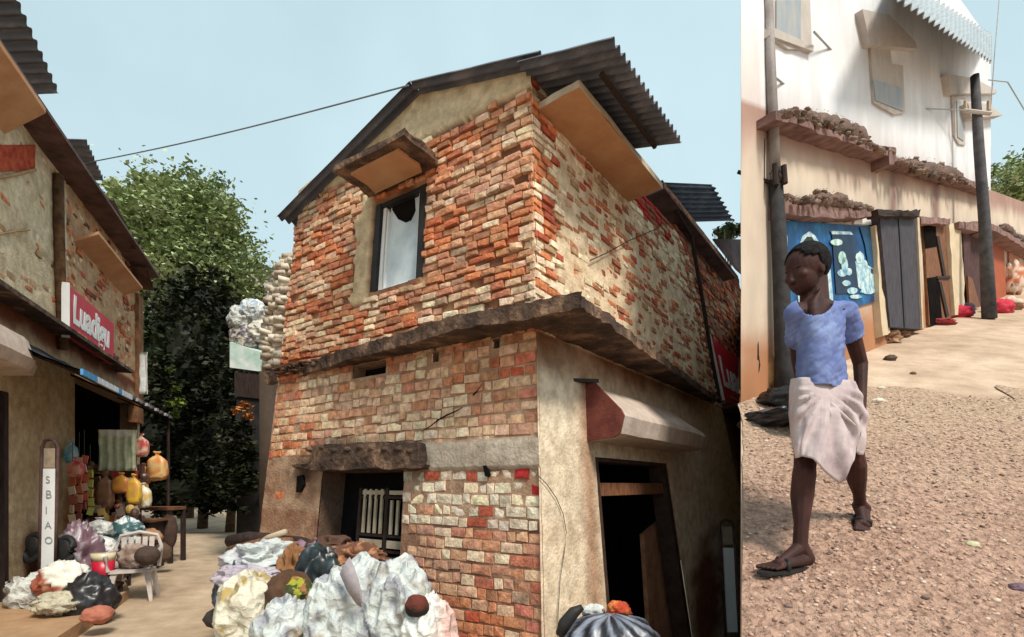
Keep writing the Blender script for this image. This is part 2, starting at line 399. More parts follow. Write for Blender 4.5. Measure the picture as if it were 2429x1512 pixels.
def plastL(a, z):                                              # 0..1 how much plaster covers the bricks
    X, Y = lpx(a, z); w = .05*fbm(a*9, z*3, 1)
    v = 0
    if z > zpl+.06*fbm(a*20, z): v = 1
    if WIN[1]+.0 < a < WIN[1]+.075+w and WIN[2]-.1 < z < WIN[3]+.2: v = max(v, .95)       # jamb left of window
    if zb0 < z < zb1 and a < gx+.02: v = max(v, .95)
    if z < zb1-.02 and a > GRL[1]-.02 and Y < 1290 and z > .4: v = max(v, .9 if fbm(a*7, z*4, 9) > -.28 else .2)
    if zb0-.45+.1*fbm(a*6, 3) < z <= zb0 and a < GRL[0]: v = max(v, .45)
    return v
def holeL(a, z): return any(h[0]-.01 < a < h[1]+.01 and h[2]-.02 < z < h[3]+.02 for h in HL)
def ofL(a, z):
    v = plastL(a, z); f = fbm(a*FL.L(z)*7, z*7, 2)*.014+fbm(a*60, z*14, 4)*.006
    if v > .9: return .044+f*.3
    if v > .3: return .016+f
    if z > zledge: return .004+f+(.012 if fbm(a*14, z*3, 6) > .22 else 0)
    return .013+f*.8
CR1 = rgb(214, 190, 152, .85); CR2 = rgb(226, 206, 172, .9)
def cfL(a, z):
    X, Y = lpx(a, z); v = plastL(a, z); t = .5+fbm(a*12, z*3, 3)
    if v > .9:
        c = lerp(CR1, CR2, t)
        if zb0 < z < zb1 and a < gx: c = lerp(rgb(188, 174, 158, .8), rgb(206, 194, 178, .85), t)
        if Y > 1060 and a > GRL[1]-.03: c = lerp(rgb(190, 158, 118, .7), rgb(150, 104, 70, .65), ss(.3, .9, .5+fbm(a*8, z*4, 8)))
        if WIN[3] < z < WIN[3]+.5 and a > WIN[0]-.1: c = lerp(c, (.2, .13, .1), ss(-.1, .3, fbm(a*10, z*5)))
        return c
    if z > zledge: return lerp((.17, .07, .04), (.42, .24, .13), ss(.3, .9, t))
    if zb0-.5 < z: return lerp((.26, .12, .07), (.55, .40, .28), t)
    return lerp((.20, .09, .055), (.46, .28, .18), t)
def soot(a, z):
    X, Y = lpx(a, z); return ss(1.25, .45, math.hypot((X-862)/170, (Y-(1092 if X > 735 else 1110))/62)+.55*fbm(a*13, z*5, 41))*.85
mb = MB(); FL.sheet(mb, -.008, 1, -.1, ridge[1]+.02, .011, .045, HL, ofL, lambda a, z: lerp(cfL(a, z), (.03, .018, .012), soot(a, z)), topL)
for h in HL: FL.reveal(mb, h, .34 if h is GRL else .2, (.16, .1, .07) if h is GRL else (.30, .2, .14))
mb.build('wall', M['mortar'], house, True)
def bcL(a, z):
    return lerp(bcL1(a, z), (.035, .02, .014), soot(a, z))
def bcL1(a, z):
    q = fbm(a*5, z*1.6, 31); k = lerp(ORG, CRM, ss(-.25, .3, q)); return lerp(bcL0(a, z), k, .45) if z > zb0-.05 or lpx(a, z)[1] > 1255 else bcL0(a, z)
def bcL0(a, z):
    X, Y = lpx(a, z); n = fbm(a*7, z*2.3, 11)
    if X > 1225 and Y > 830 and random.random() < .22: return tuple(k*random.uniform(.8, 1.1) for k in BRT)
    if z > zledge+.25:
        if X > 1230: return pick([(7, CRM), (4, ORG), (2, TAN), (2, RED)])
        return pick([(4+5*n, CRM), (5, ORG), (3.4, RED), (2.4, TAN), (1.2, BRN)])
    if z > zledge-.1: return pick([(2, BRN), (2, RED), (1, TAN)])
    if z > zb1: return pick([(7+6*n, CRM), (4, (.70, .44, .30)), (1.8-2*n, ORG), (2, RED), (2, TAN)])
    if Y < 1255 and X > 940: return pick([(8, (.74, .66, .54)), (4, CRM), (.8, (.6, .32, .2)), (.25, RED)])
    return pick([(4, CRM), (4, (.64, .32, .18)), (3, ORG), (3.5, RED), (1, BRT), (.6, BRN)])
def ofbL(a, z):
    if z > zledge: return random.uniform(.018, .056)+.01*fbm(a*8, z*3)
    if zb0-.6 < z < zb0: return random.uniform(.012, .026)
    return random.uniform(.016, .027)
mb = MB()
bricks(FL, mb, -.007, .997, zledge-.02, ridge[1], .084, (.12, .25), HL, ofbL, bcL, topL, lambda a, z: plastL(a, z) > .9 and z < ridge[1] or random.random() < .02, .02)
bricks(FL, mb, -.007, .997, -.05, zledge-.02, .112, (.10, .25), HL, ofbL, bcL, None, lambda a, z: plastL(a, z) > .8 or random.random() < .012, .017)
mb.build('brickwork', M['brick'], house)
# right face
DOOR = FR.rect((1403, 1076), (1590, 1108), (1622, 1512), (1436, 1445)); DOOR = (DOOR[0], DOOR[1], -.62, DOOR[3])
zlr = FR.hit(1300, 800)[1]
zlr = zledge
REC = FR.rect((1484, 478), (1570, 456), (1572, 522), (1500, 536))
HR = [DOOR]
def rpx(a, z): return pix(FR.pt(a, z, 0))
def topR(a): return zc+.0
def smR(a, z):
    if z < zledge: return 1
    X, Y = rpx(a, z); w = .05*fbm(a*7, z*3, 3)
    if a+w < .075: return 0
    if a > .93 and z < REC[3]: return .1
    if REC[0] < a < REC[1]+.02 and REC[2] < z < REC[3]: return .0
    return .5 if fbm(a*9, z*3.2, 5) > -.22 else .35
def ofR(a, z):
    v = smR(a, z); f = fbm(a*FR.L(z)*6, z*6, 2)*.016+fbm(a*60, z*14, 4)*.005
    if v == 1: return .03+f*.25
    if v >= .3: return .027+f*1.3-(.012 if v < .4 else 0)
    return .006+f
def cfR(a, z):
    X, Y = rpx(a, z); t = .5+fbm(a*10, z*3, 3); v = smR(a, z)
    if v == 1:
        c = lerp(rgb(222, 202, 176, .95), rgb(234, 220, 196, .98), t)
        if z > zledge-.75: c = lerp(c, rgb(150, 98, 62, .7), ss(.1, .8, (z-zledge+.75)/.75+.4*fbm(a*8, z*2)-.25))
        q = ss(.6, .9, a+.1*fbm(a*9, z*3)); c = lerp(c, rgb(218, 184, 136, .85), q)
        d = math.hypot((X-1672)/38, (Y-1420)/170)+.5*fbm(a*9, z*3, 8); c = lerp(rgb(140, 78, 44, .7), c, ss(.4, 1.3, d))
        d = abs(X-1395-.05*(Y-1200)); c = lerp(rgb(196, 160, 132, .8), c, ss(0, 30, d))
        return c
    if v >= .3: return lerp((.60, .45, .29), (.78, .66, .48), t)
    return lerp((.4, .2, .11), (.6, .42, .26), t)
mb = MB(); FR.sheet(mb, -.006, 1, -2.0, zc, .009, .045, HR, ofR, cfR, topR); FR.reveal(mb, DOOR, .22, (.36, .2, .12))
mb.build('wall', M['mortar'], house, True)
def bcR(a, z):
    X, Y = rpx(a, z)
    if REC[0]-.02 < a < REC[1] and z > REC[2]-.02: return pick([(4, BRT), (3, (.34, .09, .05)), (1, TAN)])
    if a < .1: return pick([(5, CRM), (4, ORG), (2, TAN), (2, RED)])
    return pick([(4, (.42, .17, .09)), (2.5, RED), (2, ORG), (3, TAN), (4, CRM)])
mb = MB(); bricks(FR, mb, -.006, .997, zledge, zc-.02, .084, (.14, .26), [], lambda a, z: random.uniform(.02, .042) if smR(a, z) < .2 else random.uniform(.018, .040)+.012*fbm(a*8, z*4), bcR, None,
    lambda a, z: smR(a, z) >= .3 and random.random() < .28, .02)
mb.build('brickwork', M['brick'], house)
# hidden sides and upper closure, so the house is a closed body
mb = MB(); A0, A1 = FL.pt(1, -.1), FL.pt(1, zl); B0, B1 = FR.pt(1, -.1), FR.pt(1, zc-.1)
K0 = A0+(B0-FL.C0); K1 = A1+(B1-FL.pt(0, zc))
mb.add([A0, A1, K1, K0, B0, B1], [(0, 1, 2, 3), (3, 2, 5, 4)], (.5, .3, .2)); mb.build('rear_wall', M['brick'], house)
# ledge slab all round at first floor
z = zledge+.02
tip = atz(1378, 724, z); lo = [atz(1225, 756, z), atz(1080, 778, z), atz(950, 818, z), atz(830, 848, z), atz(725, 884, z), atz(640, 913, z)]
farL = FL.pt(1.08, z, .16); ro = [atz(1440, 764, z), atz(1530, 832, z), atz(1620, 895, z), atz(1700, 952, z)]
def strip(mb, F, outer, z, th, inner_o=-.05, col=(1, 1, 1)):
    Q = []
    for i in range(len(outer)-1):
        for k in range(12): Q.append(outer[i].lerp(outer[i+1], k/12))
    Q.append(outer[-1]); rows = []
    for i, q in enumerate(Q):
        rel = q-F.C(z); al = rel.dot(F.d); w = .035*fbm(i*.35, 1, 2)+.012*fbm(i*1.3, 5, 2)
        inn = F.C(z)+F.d*max(al, 0)+F.n*inner_o; o = q+F.n*w
        rows.append([inn+Vector((0, 0, .0)), o+Vector((0, 0, -.02+.015*nv(i*.6)))+F.n*.01*nv(i*.9, 7), o+Vector((0, 0, th+.025*fbm(i*.5, 4))), inn+Vector((0, 0, th+.05))])
    vs = [p for r in rows for p in r]; fs = []
    for i in range(len(rows)-1):
        for k in range(4): fs.append((i*4+k, i*4+(k+1) % 4, (i+1)*4+(k+1) % 4, (i+1)*4+k))
    fs += [(0, 1, 2, 3), tuple(len(vs)-4+k for k in (3, 2, 1, 0))]
    mb.add(vs, fs, col)
mb = MB(); strip(mb, FL, [tip]+lo, z, .12); strip(mb, FR, [tip]+ro, z, .08)
rough(mb.build('ledge', M['stain'], house), 2, .012, 9)
mb = MB()                                   # thick crust of soot and moss lying on the ledge
for i in range(260):
    u = random.random(); e_ = random.random() < .6; q = FL.pt(u, z+(.02+random.random()*.11 if e_ else .12), (.05+.10*(1-u) if e_ else random.uniform(-.02, .1))+random.uniform(0, .04)); mb.ell(q, (random.uniform(.03, .08), random.uniform(.015, .035), random.uniform(.008, .022)), Matrix.Rotation(.9, 3, 'Z'), 7, 5, col=random.choice([(.5, .4, .35), (.8, .6, .5), (.3, .25, .22)]))
for i in range(90):
    u = random.random(); q = FR.pt(u, z+.07+random.random()*.02, random.uniform(-.02, .14)); mb.ell(q, (random.uniform(.04, .09), random.uniform(.03, .06), random.uniform(.012, .03)), None, 7, 5, col=random.choice([(.7, .55, .45), (1.1, .9, .7), (.4, .3, .25)]))
mb.build('ledge_crust', pm('crust', (.10, .075, .06), (.22, .16, .12), 8, .95, bump=.8, attr=True), house, True)['kind'] = 'stuff'
# roof
RO = .22
e1 = FL.p3(1452, 92, RO); rg = FL.p3(969, 203, RO); e0 = FL.p3(655, 516, RO)
# rake tips at the gable and the run of the sheets along the ridge
dR = FR.d.copy()
r1 = ray(1617, 337); nrm = (e1-rg).cross(dR).normalized(); t = (e1-Vector((0, 0, CAMZ))).dot(nrm)/r1.dot(nrm); e1f = Vector((0, 0, CAMZ))+r1*t
run = (e1f-e1).dot(dR)
def rt(p, k): return p+dR*k
mb = MB(); rgp = rg; mid = rg.lerp(e1, .60)
corrugated(mb, mid+Vector((0, 0, -.02)), rt(mid, run)+Vector((0, 0, -.02)), e1, e1f, 16, .028)
mb.build('roof_sheet', M['tin'], house, True)
mb = MB(); q = rg.lerp(e1, .70)+Vector((0, 0, .03)); corrugated(mb, rg+Vector((0, 0, .03)), rt(rg, run), q, rt(q, run), 16, .028)
mb.build('roof_sheet', M['tin'], house, True)
mb = MB(); corrugated(mb, rg+Vector((0, 0, .035)), rt(rg, run), e0, rt(e0, run), 16, .028); mb.build('roof_sheet', M['tin'], house, True)
mb = MB()
for a_, b_ in ((.02, .015), (.45, .015), (.9, .02)):
    p = rg.lerp(e1, a_)+Vector((0, 0, -.07)); mb.tube([p+dR*.3, rt(p, run*.95)], .03, 6); p = rg.lerp(e0, a_)+Vector((0, 0, -.07)); mb.tube([p+dR*.3, rt(p, run*.95)], .03, 6)
mb.build('rafter', M['dwood'], house)
# upper sunshade on the right face
zi = FR.hit(1272, 264)[1]; ia = max(0.0, FR.hit(1272, 264)[0]); ib = FR.hit(1484, 474)[0]
o1, o2 = atz(1374, 206, zi), atz(1571, 448, zi)
I1, I2 = FR.pt(ia, zi, -.02), FR.pt(ib, zi, -.02); th = Vector((0, 0, .06))
mb = MB(); mb.hexa([I1, o1, o2, I2], [p+th for p in (I1, o1, o2, I2)]); rough(mb.build('sunshade', M['soffit'], house), 12, .008, 4)
mb = MB(); w = (o1-I1).normalized(); k = (o2-o1).normalized()*-.006
mb.hexa([I1+k, o1+k, o1, I1], [p+Vector((0, 0, .066)) for p in (I1+k, o1+k, o1, I1)])
w = w*.006; mb.hexa([o1, o1+w, o2+w, o2], [p+Vector((0, 0, .066)) for p in (o1, o1+w, o2+w, o2)]); rough(mb.build('sunshade_edge', M['slab'], house), 6, .008, 8)
# small sunshade over the window
zw = FL.hit(1010, 428)[1]+.06
P = [FL.pt(FL.hit(1042, 400)[0], zw, .02), atz(1032, 378, zw), atz(958, 322, zw), atz(790, 409, zw), atz(850, 446, zw), FL.pt(WIN[1]+.03, zw, .02)]
zw2 = zw
P[2].z += 0; mb = MB(); mb.prism(P, (0, 0, .07)); o = rough(mb.build('window_shade', M['stain'], house), 5, .02, 7)
mb = MB(); q = [p.copy() for p in P]; cen = sum(q, Vector())/6; q = [cen.lerp(p, .68)+Vector((0, 0, -.032)) for p in q]; mb.prism(q, (0, 0, .03)); mb.build('shade_soffit', M['soffit'], o)
# window
a0, a1, z0, z1 = WIN
wf = MB(); FL.bx(wf, a0, a0+.026, z0, z1, -.1, .01); FL.bx(wf, a1-.022, a1, z0, z1, -.1, .01); FL.bx(wf, a0+.026, a1-.022, z1-.05, z1, -.1, .0)
win = wf.build('window', M['black'], house)
mb = MB(); FL.bx(mb, a0+.027, a0+.038, z0, z1-.05, -.09, -.03); FL.bx(mb, a1-.036, a1-.024, z0, z1-.05, -.09, -.03); FL.bx(mb, a1-.046, a1-.041, z0, z1-.1, -.08, -.04); FL.bx(mb, a0+.038, a1-.036, z0, z0+.03, -.09, -.03)
mb.build('frame', M['white'], win)
mb = MB(); FL.bx(mb, a0+.038, a1-.046, z0+.03, z1-.05, -.085, -.07); mb.build('pane', M['pane'], win)
mb = MB(); hp = [(934, 470), (982, 446), (985, 500), (975, 522), (962, 528), (944, 520), (930, 498)]; FL.plate(mb, hp, -.068, -.062); mb.build('broken_corner', M['void'], win)
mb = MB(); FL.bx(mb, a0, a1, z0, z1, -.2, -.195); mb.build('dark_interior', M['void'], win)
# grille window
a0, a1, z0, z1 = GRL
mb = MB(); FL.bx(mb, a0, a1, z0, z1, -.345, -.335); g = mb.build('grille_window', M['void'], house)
g0 = a0+(a1-a0)*.02; g1 = a0+(a1-a0)*.60; gb, gt_ = z0+.0, z0+(z1-z0)*.80; O = -.14
mb = MB(); dk = (a1-a0)*.03
for u in (g0, g0+(g1-g0)*.45, g1): FL.bx(mb, u-dk/2, u+dk/2, gb, gt_, O-.02, O+.02)
for zz in (.08, .30, .86): FL.bx(mb, g0, g1, gb+(gt_-gb)*zz-.015, gb+(gt_-gb)*zz+.015, O-.015, O+.018)
mb.build('grille_frame', M['dwood'], g)
for bay in (0, 1):
    x0 = g0+(g1-g0)*(.03+.45*bay); x1 = g0+(g1-g0)*(.42+.55*bay)
    for i in range(4 if bay else 3):
        u = x0+(x1-x0)*(i+.6)/(4.2 if bay else 3.2); mb = MB()
        FL.bx(mb, u-.004, u+.004, gb+(gt_-gb)*.33, gb+(gt_-gb)*(.98 if bay else .82), O+.0, O+.022, (.9, .85, .78)); mb.build('grille_bar', M['slab'], g)
    for zz in ((.10, .24), (.87, .96)):
        mb = MB(); FL.bx(mb, x0+.006, x1-.004, gb+(gt_-gb)*(zz[0]+.03), gb+(gt_-gb)*(zz[1]+.0), O, O+.02); mb.build('grille_slat', M['slab'], g)
mb = MB(); FL.plate(mb, [(739, 1057), (860, 1050), (990, 1050), (992, 1112), (860, 1114), (735, 1116)], .0, .16)
FL.plate(mb, [(690, 1102), (740, 1100), (740, 1114), (692, 1110)], .02, .10); FL.plate(mb, [(990, 1104), (1008, 1103), (1000, 1112), (990, 1112)], .02, .12)
rough(mb.build('lintel', M['stain'], house), 9, .02, 6)
mb = MB()
for i in range(9):
    u = i/8; mb.ell(FL.p3(745+240*u, 1062+10*random.random(), .09), (.11, .09, .045), Matrix.Rotation(.9, 3, 'Z'), 9, 6, col=(.7, .6, .5))
mb.build('lintel_crust', M['stain'], house, True)
# holes and cracks on the left face
def hole(nm, fn):
    mb = MB(); fn(mb); mb.build(nm, M['void'], house)
hole('wall_hole', lambda mb: FL.plate(mb, [(1145, 1105), (1153, 1104), (1162, 1126), (1158, 1132), (1150, 1130)], .03, .05))
for h in SOCK: hole('beam_socket', lambda mb: FL.bx(mb, h[0]-.002, h[1]+.002, h[2]-.01, h[3]+.01, -.19, -.18))
for pts in ([(1098, 966), (1080, 976), (1062, 984), (1040, 996), (1020, 1012), (1000, 1024)], [(1143, 912), (1130, 930), (1122, 938)]):
    hole('crack', lambda mb: mb.tube([FL.p3(x, y, .03) for x, y in pts], [.003, .006, .008, .007, .006, .003][:len(pts)], 5))
hole('wall_hole', lambda mb: FL.plate(mb, [(704, 1130), (716, 1127), (720, 1150), (712, 1167), (702, 1168)], .02, .055))
# door with canopy
a0, a1, z0, z1 = DOOR
dm = MB(); FR.bx(dm, a0, a0+.012, z0, z1, -.2, .02, (.5, .2, .13)); FR.bx(dm, a1-.016, a1, z0, z1, -.2, .02); FR.bx(dm, a0+.012, a1-.016, z1-.04, z1, -.18, .0)
zt = FR.hit(1480, 1150)[1]
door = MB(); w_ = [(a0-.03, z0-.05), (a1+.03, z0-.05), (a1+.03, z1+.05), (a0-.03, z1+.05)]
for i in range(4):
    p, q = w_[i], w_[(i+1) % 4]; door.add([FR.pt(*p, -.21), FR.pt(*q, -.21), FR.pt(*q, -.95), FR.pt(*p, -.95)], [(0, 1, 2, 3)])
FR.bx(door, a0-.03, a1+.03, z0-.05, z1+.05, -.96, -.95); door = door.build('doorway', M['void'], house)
dm.build('door_frame', pm('door_frame', (.03, .02, .018), (.07, .04, .03), 6, .7, attr=False), door)
mb = MB(); zt0 = FR.hit(1500, 1174)[1]; zt1 = FR.hit(1500, 1146)[1]; FR.bx(mb, a0+.012, a1-.016, zt0, zt1, -.17, -.02); mb.build('wooden_beam', M['wood'], door)
INW = pm('inner_wall', rgb(140, 96, 70), rgb(176, 134, 106), 4, .9, bump=.4)
mb = MB(); FR.plate(mb, [(1527, 1268), (1560, 1240), (1588, 1218), (1600, 1300), (1628, 1560), (1546, 1560)], -.30, -.24)
mb.build('inner_wall', INW, door); mb = MB(); mb.prism([FR.pt(a0+.012, z0, -.2), FR.pt(a0+.012, zt0, -.2), FR.pt(a0+.012, zt0, -.88), FR.pt(a0+.012, z0, -.88)], FR.d*-.02); mb.build('side_wall', INW, door)
# canopy block over the door
cz1 = FR.hit(1398, 955)[1]; cz0 = FR.hit(1403, 1068)[1]; oc = .42
c = [FR.p3(x, y, oc) for x, y in ((1487, 977), (1671, 1080), (1654, 1113), (1478, 1024))]
zt_ = (c[0].z+c[1].z)/2; u0 = FR.d.dot(c[3]-FR.C(c[3].z)); u1 = FR.d.dot(c[1]-FR.C(c[1].z))
def fp(u, z, o): return FR.C(z)+FR.d*u+FR.n*o
zlow = c[3].z-.05; zfront = c[0].z; zback = zfront+.28
prof = [(0.0, zback), (.10, zback+.0), (oc, zfront-.02), (oc+.03, zfront-.09), (oc-.02, zlow), (oc-.09, zlow-.03), (.0, zlow-.03)]
mb = MB(); rings = []; nU = 18
for i in range(nU+1):
    t = i/nU; u = u0+(u1-u0)*t; e = 1-.12*ss(.85, 1, t)
    rings.append([fp(u, zlow+(zz_-zlow)*e+.008*nv(i*.5, k), (o_*(.97+.03*e))+.008*nv(i*.4, k, 5)) for k, (o_, zz_) in enumerate(prof)])
vs = [p for r in rings for p in r]; m = len(prof)
fs = [(i*m+k, i*m+(k+1) % m, (i+1)*m+(k+1) % m, (i+1)*m+k) for i in range(nU) for k in range(m)]+[tuple(range(m)), tuple(nU*m+k for k in range(m))[::-1]]
mb.add(vs, fs); can = mb.build('door_canopy', pm('canopy', rgb(186, 164, 150, .85), rgb(214, 198, 184, .85), 5, .85, bump=.5, bscale=26), house)
mb = MB(); e = [fp(u0-.008, zz_, o_) for o_, zz_ in prof]; e[0] = fp(u0-.008, zback+.05, -.02); e[1] = fp(u0-.008, zback+.05, .12)
mb.prism(e, FR.d*-.03); mb.build('canopy_end', pm('canopy_end', rgb(92, 44, 40), rgb(120, 66, 56), 6, .9, bump=.5), can)
mb = MB(); mb.prism([fp(u0-.30, zback+.02, .02), fp(u0-.3, zback+.05, .03), fp(u0+.02, zback+.07, .16), fp(u0+.02, zback+.03, .16)], FR.n*-.05); mb.build('canopy_cap', M['black'], can)
# hanging wires and pipe on the corner house
mb = MB(); mb.tube([FR.p3(x, y, .05) for x, y in ((1278, 1130), (1298, 1150), (1320, 1182), (1336, 1220), (1343, 1262), (1340, 1300), (1334, 1340), (1328, 1380), (1324, 1450), (1322, 1512))], .004, 5)
mb.build('wire', M['wire'], house)
mb = MB(); mb.tube([FR.p3(x, y, .07) for x, y in ((1400, 618), (1440, 600), (1490, 572), (1560, 542), (1572, 530))], [.006]*5, 5, (.7, .5, .35)); mb.tube([FR.p3(x, y, .06) for x, y in ((1603, 500), (1640, 560), (1668, 720), (1690, 860), (1707, 948))], .035, 8)
mb.build('drain_pipe', M['dwood'], house)

# ------------------------------------------------------------------ the house next to it, on the same side
o3 = FR.C0+FR.d*(FR.L0+.05); 
nb = thing('neighbour_house', tuple(FR.pt(1.2, 0, -.5)), 'brown house with a small tin roof adjoining the right end of the brick corner house', 'house')
D3 = FR.d; oN = FR.pt(1, 0); LN = 4.0
FN = Face(oN+D3*.03-FR.n*.12, oN+D3*.03-FR.n*.12+(FR.pt(1, HZ)-oN)*.999, HZ, (D3.x, D3.y), LN, LN+.8)
zN = FN.hit(1700, 590)[1]
mb = MB(); FN.sheet(mb, 0, 1, -2.2, zN, .03, .1, [], lambda a, z: .02*fbm(a*9, z*3), lambda a, z: lerp((.24, .11, .07), (.45, .25, .15), .5+fbm(a*9, z*2, 1))); 
mb.add([FN.pt(1, -2.2), FN.pt(1, zN), FN.pt(1, zN, -2.0), FN.pt(1, -2.2, -2.0), FN.pt(0, zN), FN.pt(0, zN, -2.0)], [(0, 1, 2, 3), (4, 1, 2, 5)], (.3, .18, .12))
mb.build('wall', M['mortar'], nb, True)
mb = MB(); bricks(FN, mb, .01, .99, zledge+.2, zN-.1, .1, (.18, .27), [], lambda a, z: random.uniform(.0, .03), lambda a, z: pick([(3, ORG), (3, RED), (2, BRN), (2, TAN)]), None, lambda a, z: random.random() < .22, .02); mb.build('brickwork', M['brick'], nb)
mb = MB(); q = [FN.p3(1576, 448, .25), FN.p3(1745, 660, .25)]; mb.hexa([q[0], q[1], q[1]-FN.n*.9, q[0]-FN.n*.9], [p+Vector((0, 0, .03)) for p in (q[0], q[1], q[1]-FN.n*.9, q[0]-FN.n*.9)]); mb.build('eave', M['rusty'], nb)
T = [at(1587, 440, 8.6), at(1690, 438, 10.2), at(1740, 524, 11.4), at(1652, 527, 10.2)]
mb = MB(); corrugated(mb, T[1], T[2], T[0]+Vector((-.1, 0, .05)), T[3]+Vector((-.1, 0, 0)), 8, .03); mb.build('roof_sheet', M['tin'], nb, True)
mb = MB(); mb.prism([at(1690, 570, 10.8), at(1790, 572, 12.6), at(1800, 690, 12.6), at(1744, 640, 11.6)], (0, 0, .03)); mb.build('roof_sheet', M['rusty'], nb, True)
mb = MB(); z = zledge+.0
mb.hexa([FN.pt(0, z, 0), FN.pt(1, z, 0), FN.pt(1, z, .38), FN.pt(0, z, .38)], [FN.pt(0, z+.07, 0), FN.pt(1, z+.07, 0), FN.pt(1, z+.07, .35), FN.pt(0, z+.07, .35)]); mb.build('ledge', M['stain'], nb)
def sign(F, pts, label, o=.10, fr=.06):
    s0, s1, z0, z1 = F.rect(*pts, o); q = F.pt((s0+s1)/2, z0, o)
    sg = thing('shop_sign', tuple(q), label, 'sign', 'red shop signs')
    mb = MB(); F.bx(mb, s0, s1, z0, z1, o-fr, o); mb.build('board', M['red'], sg)
    mb = MB(); F.bx(mb, s0-.03/F.L(z0), s0-.002, z0-.03, z1+.03, o-fr-.02, o+.02); mb.build('side_strip', M['white'], sg)
    lead = F.pt(s0, z0, o+.006); W_ = (F.pt(s1, z0, o)-F.pt(s0, z0, o)).length; H_ = z1-z0
    ux = F.d; uy = (F.pt(s0, z1, o)-F.pt(s0, z0, o)).normalized()
    if ux.cross(uy).dot(F.n) < 0: pass
    text_mesh('lettering', 'Luadigu', M['white'], sg, lead+ux*(.06*W_)+uy*(H_*.34), ux, uy, H_*.78, .006, .12, W_*.88/(H_*.78*3.35), .02)
    mb = MB()
    for i, (x, w) in enumerate(((.16, .05), (.23, .03), (.28, .06))):
        p = lead+ux*(x*W_)+uy*(H_*.14); mb.hexa([p, p+ux*w*W_, p+ux*w*W_+uy*.05, p+uy*.05], [k+F.n*.006 for k in (p, p+ux*w*W_, p+ux*w*W_+uy*.05, p+uy*.05)], (.8, .32, .05))
    mb.build('small_print', M['shiny'], sg); return sg
sN = sign(FN, ((1689, 800), (1800, 888), (1800, 1010), (1708, 925)), 'red sign with white lettering at the right end of the brick corner house, mostly hidden', .2)
# ------------------------------------------------------------------ the house on the left side of the lane
D_L = Vector((-.403, 1, 0)).normalized(); kL = math.hypot(.403, 1)
def lw(Y): return Vector((-3.72-.403*Y, Y, 0))
Y0, Y1 = 4.4, 12.15
HL_ = 6.5
FH = Face(lw(Y0), lw(Y0)+Vector((0, 0, HL_)), HL_, D_L, (Y1-Y0)*kL, (Y1-Y0)*kL)
lh = thing('plastered_house', tuple(lw(8)+Vector((-1.5, -.5, 0))), 'plastered brick house with tin roofs along the left side of the lane', 'house')
def hp(a, z): return pix(FH.pt(a, z, 0))
SHOP = FH.rect((172, 880), (322, 960), (322, 1268), (172, 1385)); SHOP = (SHOP[0], SHOP[1], .1, 3.42)
DR = FH.rect((-60, 900), (11, 940), (11, 1470), (-60, 1512)); DR = (DR[0], DR[1], .1, DR[3])
zA = 3.92
sa = FH.hit(148, 700)[0]
def smH(a, z):
    if z < zA: return 1
    if a > sa+.01: return .5 if fbm(a*12, z*3, 5) > -.15 else .2
    return .6 if fbm(a*14, z*3.2, 5) > -.3 else .3
def ofH(a, z):
    v = smH(a, z); f = fbm(a*7*5, z*5, 2)*.02
    if v == 1: return .03+f*.3
    return (.03 if v >= .5 else .005)+f
def cfH(a, z):
    X, Y = hp(a, z); t = .5+fbm(a*14, z*2.5, 3); v = smH(a, z)
    if v == 1:
        c = lerp(rgb(196, 170, 134, .85), rgb(212, 192, 158, .85), t)
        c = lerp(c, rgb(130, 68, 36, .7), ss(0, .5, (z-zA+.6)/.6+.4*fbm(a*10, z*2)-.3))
        d = math.hypot((X-75)/30, (Y-1390)/170)+.5*fbm(a*19, z*3, 8); c = lerp(rgb(120, 62, 34, .7), c, ss(.35, 1.2, d))
        d = math.hypot((X-165)/28, (Y-1290)/200)+.4*fbm(a*19, z*3, 8); c = lerp(rgb(168, 112, 66, .8), c, ss(.35, 1.2, d))
        return c
    if a > sa+.01: return lerp((.46, .26, .14), (.64, .46, .27), t)
    return lerp((.62, .5, .33), (.76, .66, .46), t)
mb = MB(); FH.sheet(mb, 0, 1, -.1, HL_-.1, .0075, .06, [SHOP, DR], ofH, cfH); FH.reveal(mb, SHOP, .3, (.25, .16, .1)); FH.reveal(mb, DR, .2, (.3, .2, .14))
q = [FH.pt(1, -.1), FH.pt(1, HL_-.1), FH.pt(1, HL_-.1, -3), FH.pt(1, -.1, -3)]; mb.add(q, [(0, 1, 2, 3)], (.3, .17, .1)); q = [FH.pt(0, -.1), FH.pt(0, HL_-.1), FH.pt(0, HL_-.1, -3), FH.pt(0, -.1, -3)]; mb.add(q, [(0, 1, 2, 3)], (.5, .3, .2))
mb.build('wall', M['mortar'], lh, True)
def bcH(a, z): return pick([(3, ORG), (2.5, TAN), (3, RED), (1, CRM), (1.4, BRN)]) if a > sa else pick([(3, TAN), (2, ORG), (3, CRM)])
mb = MB(); bricks(FH, mb, .0, .997, zA+.1, HL_-.12, .1, (.18, .27), [], lambda a, z: random.uniform(.0, .034), bcH, None, lambda a, z: random.random() < .45 and a < sa, .022)
mb.build('brickwork', M['brick'], lh)
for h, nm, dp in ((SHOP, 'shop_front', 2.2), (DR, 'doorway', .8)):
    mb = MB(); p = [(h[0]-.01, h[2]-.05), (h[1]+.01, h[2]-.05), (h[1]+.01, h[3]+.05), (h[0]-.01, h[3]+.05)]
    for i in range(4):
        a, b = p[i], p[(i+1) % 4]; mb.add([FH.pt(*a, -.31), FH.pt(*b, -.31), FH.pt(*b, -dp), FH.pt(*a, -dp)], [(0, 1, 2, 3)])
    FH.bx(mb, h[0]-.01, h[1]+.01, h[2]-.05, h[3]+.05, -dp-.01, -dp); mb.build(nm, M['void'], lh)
mb = MB(); FH.bx(mb, DR[1]-.012, DR[1], .1, DR[3], -.1, .04); mb.build('door_frame', M['dwood'], lh)
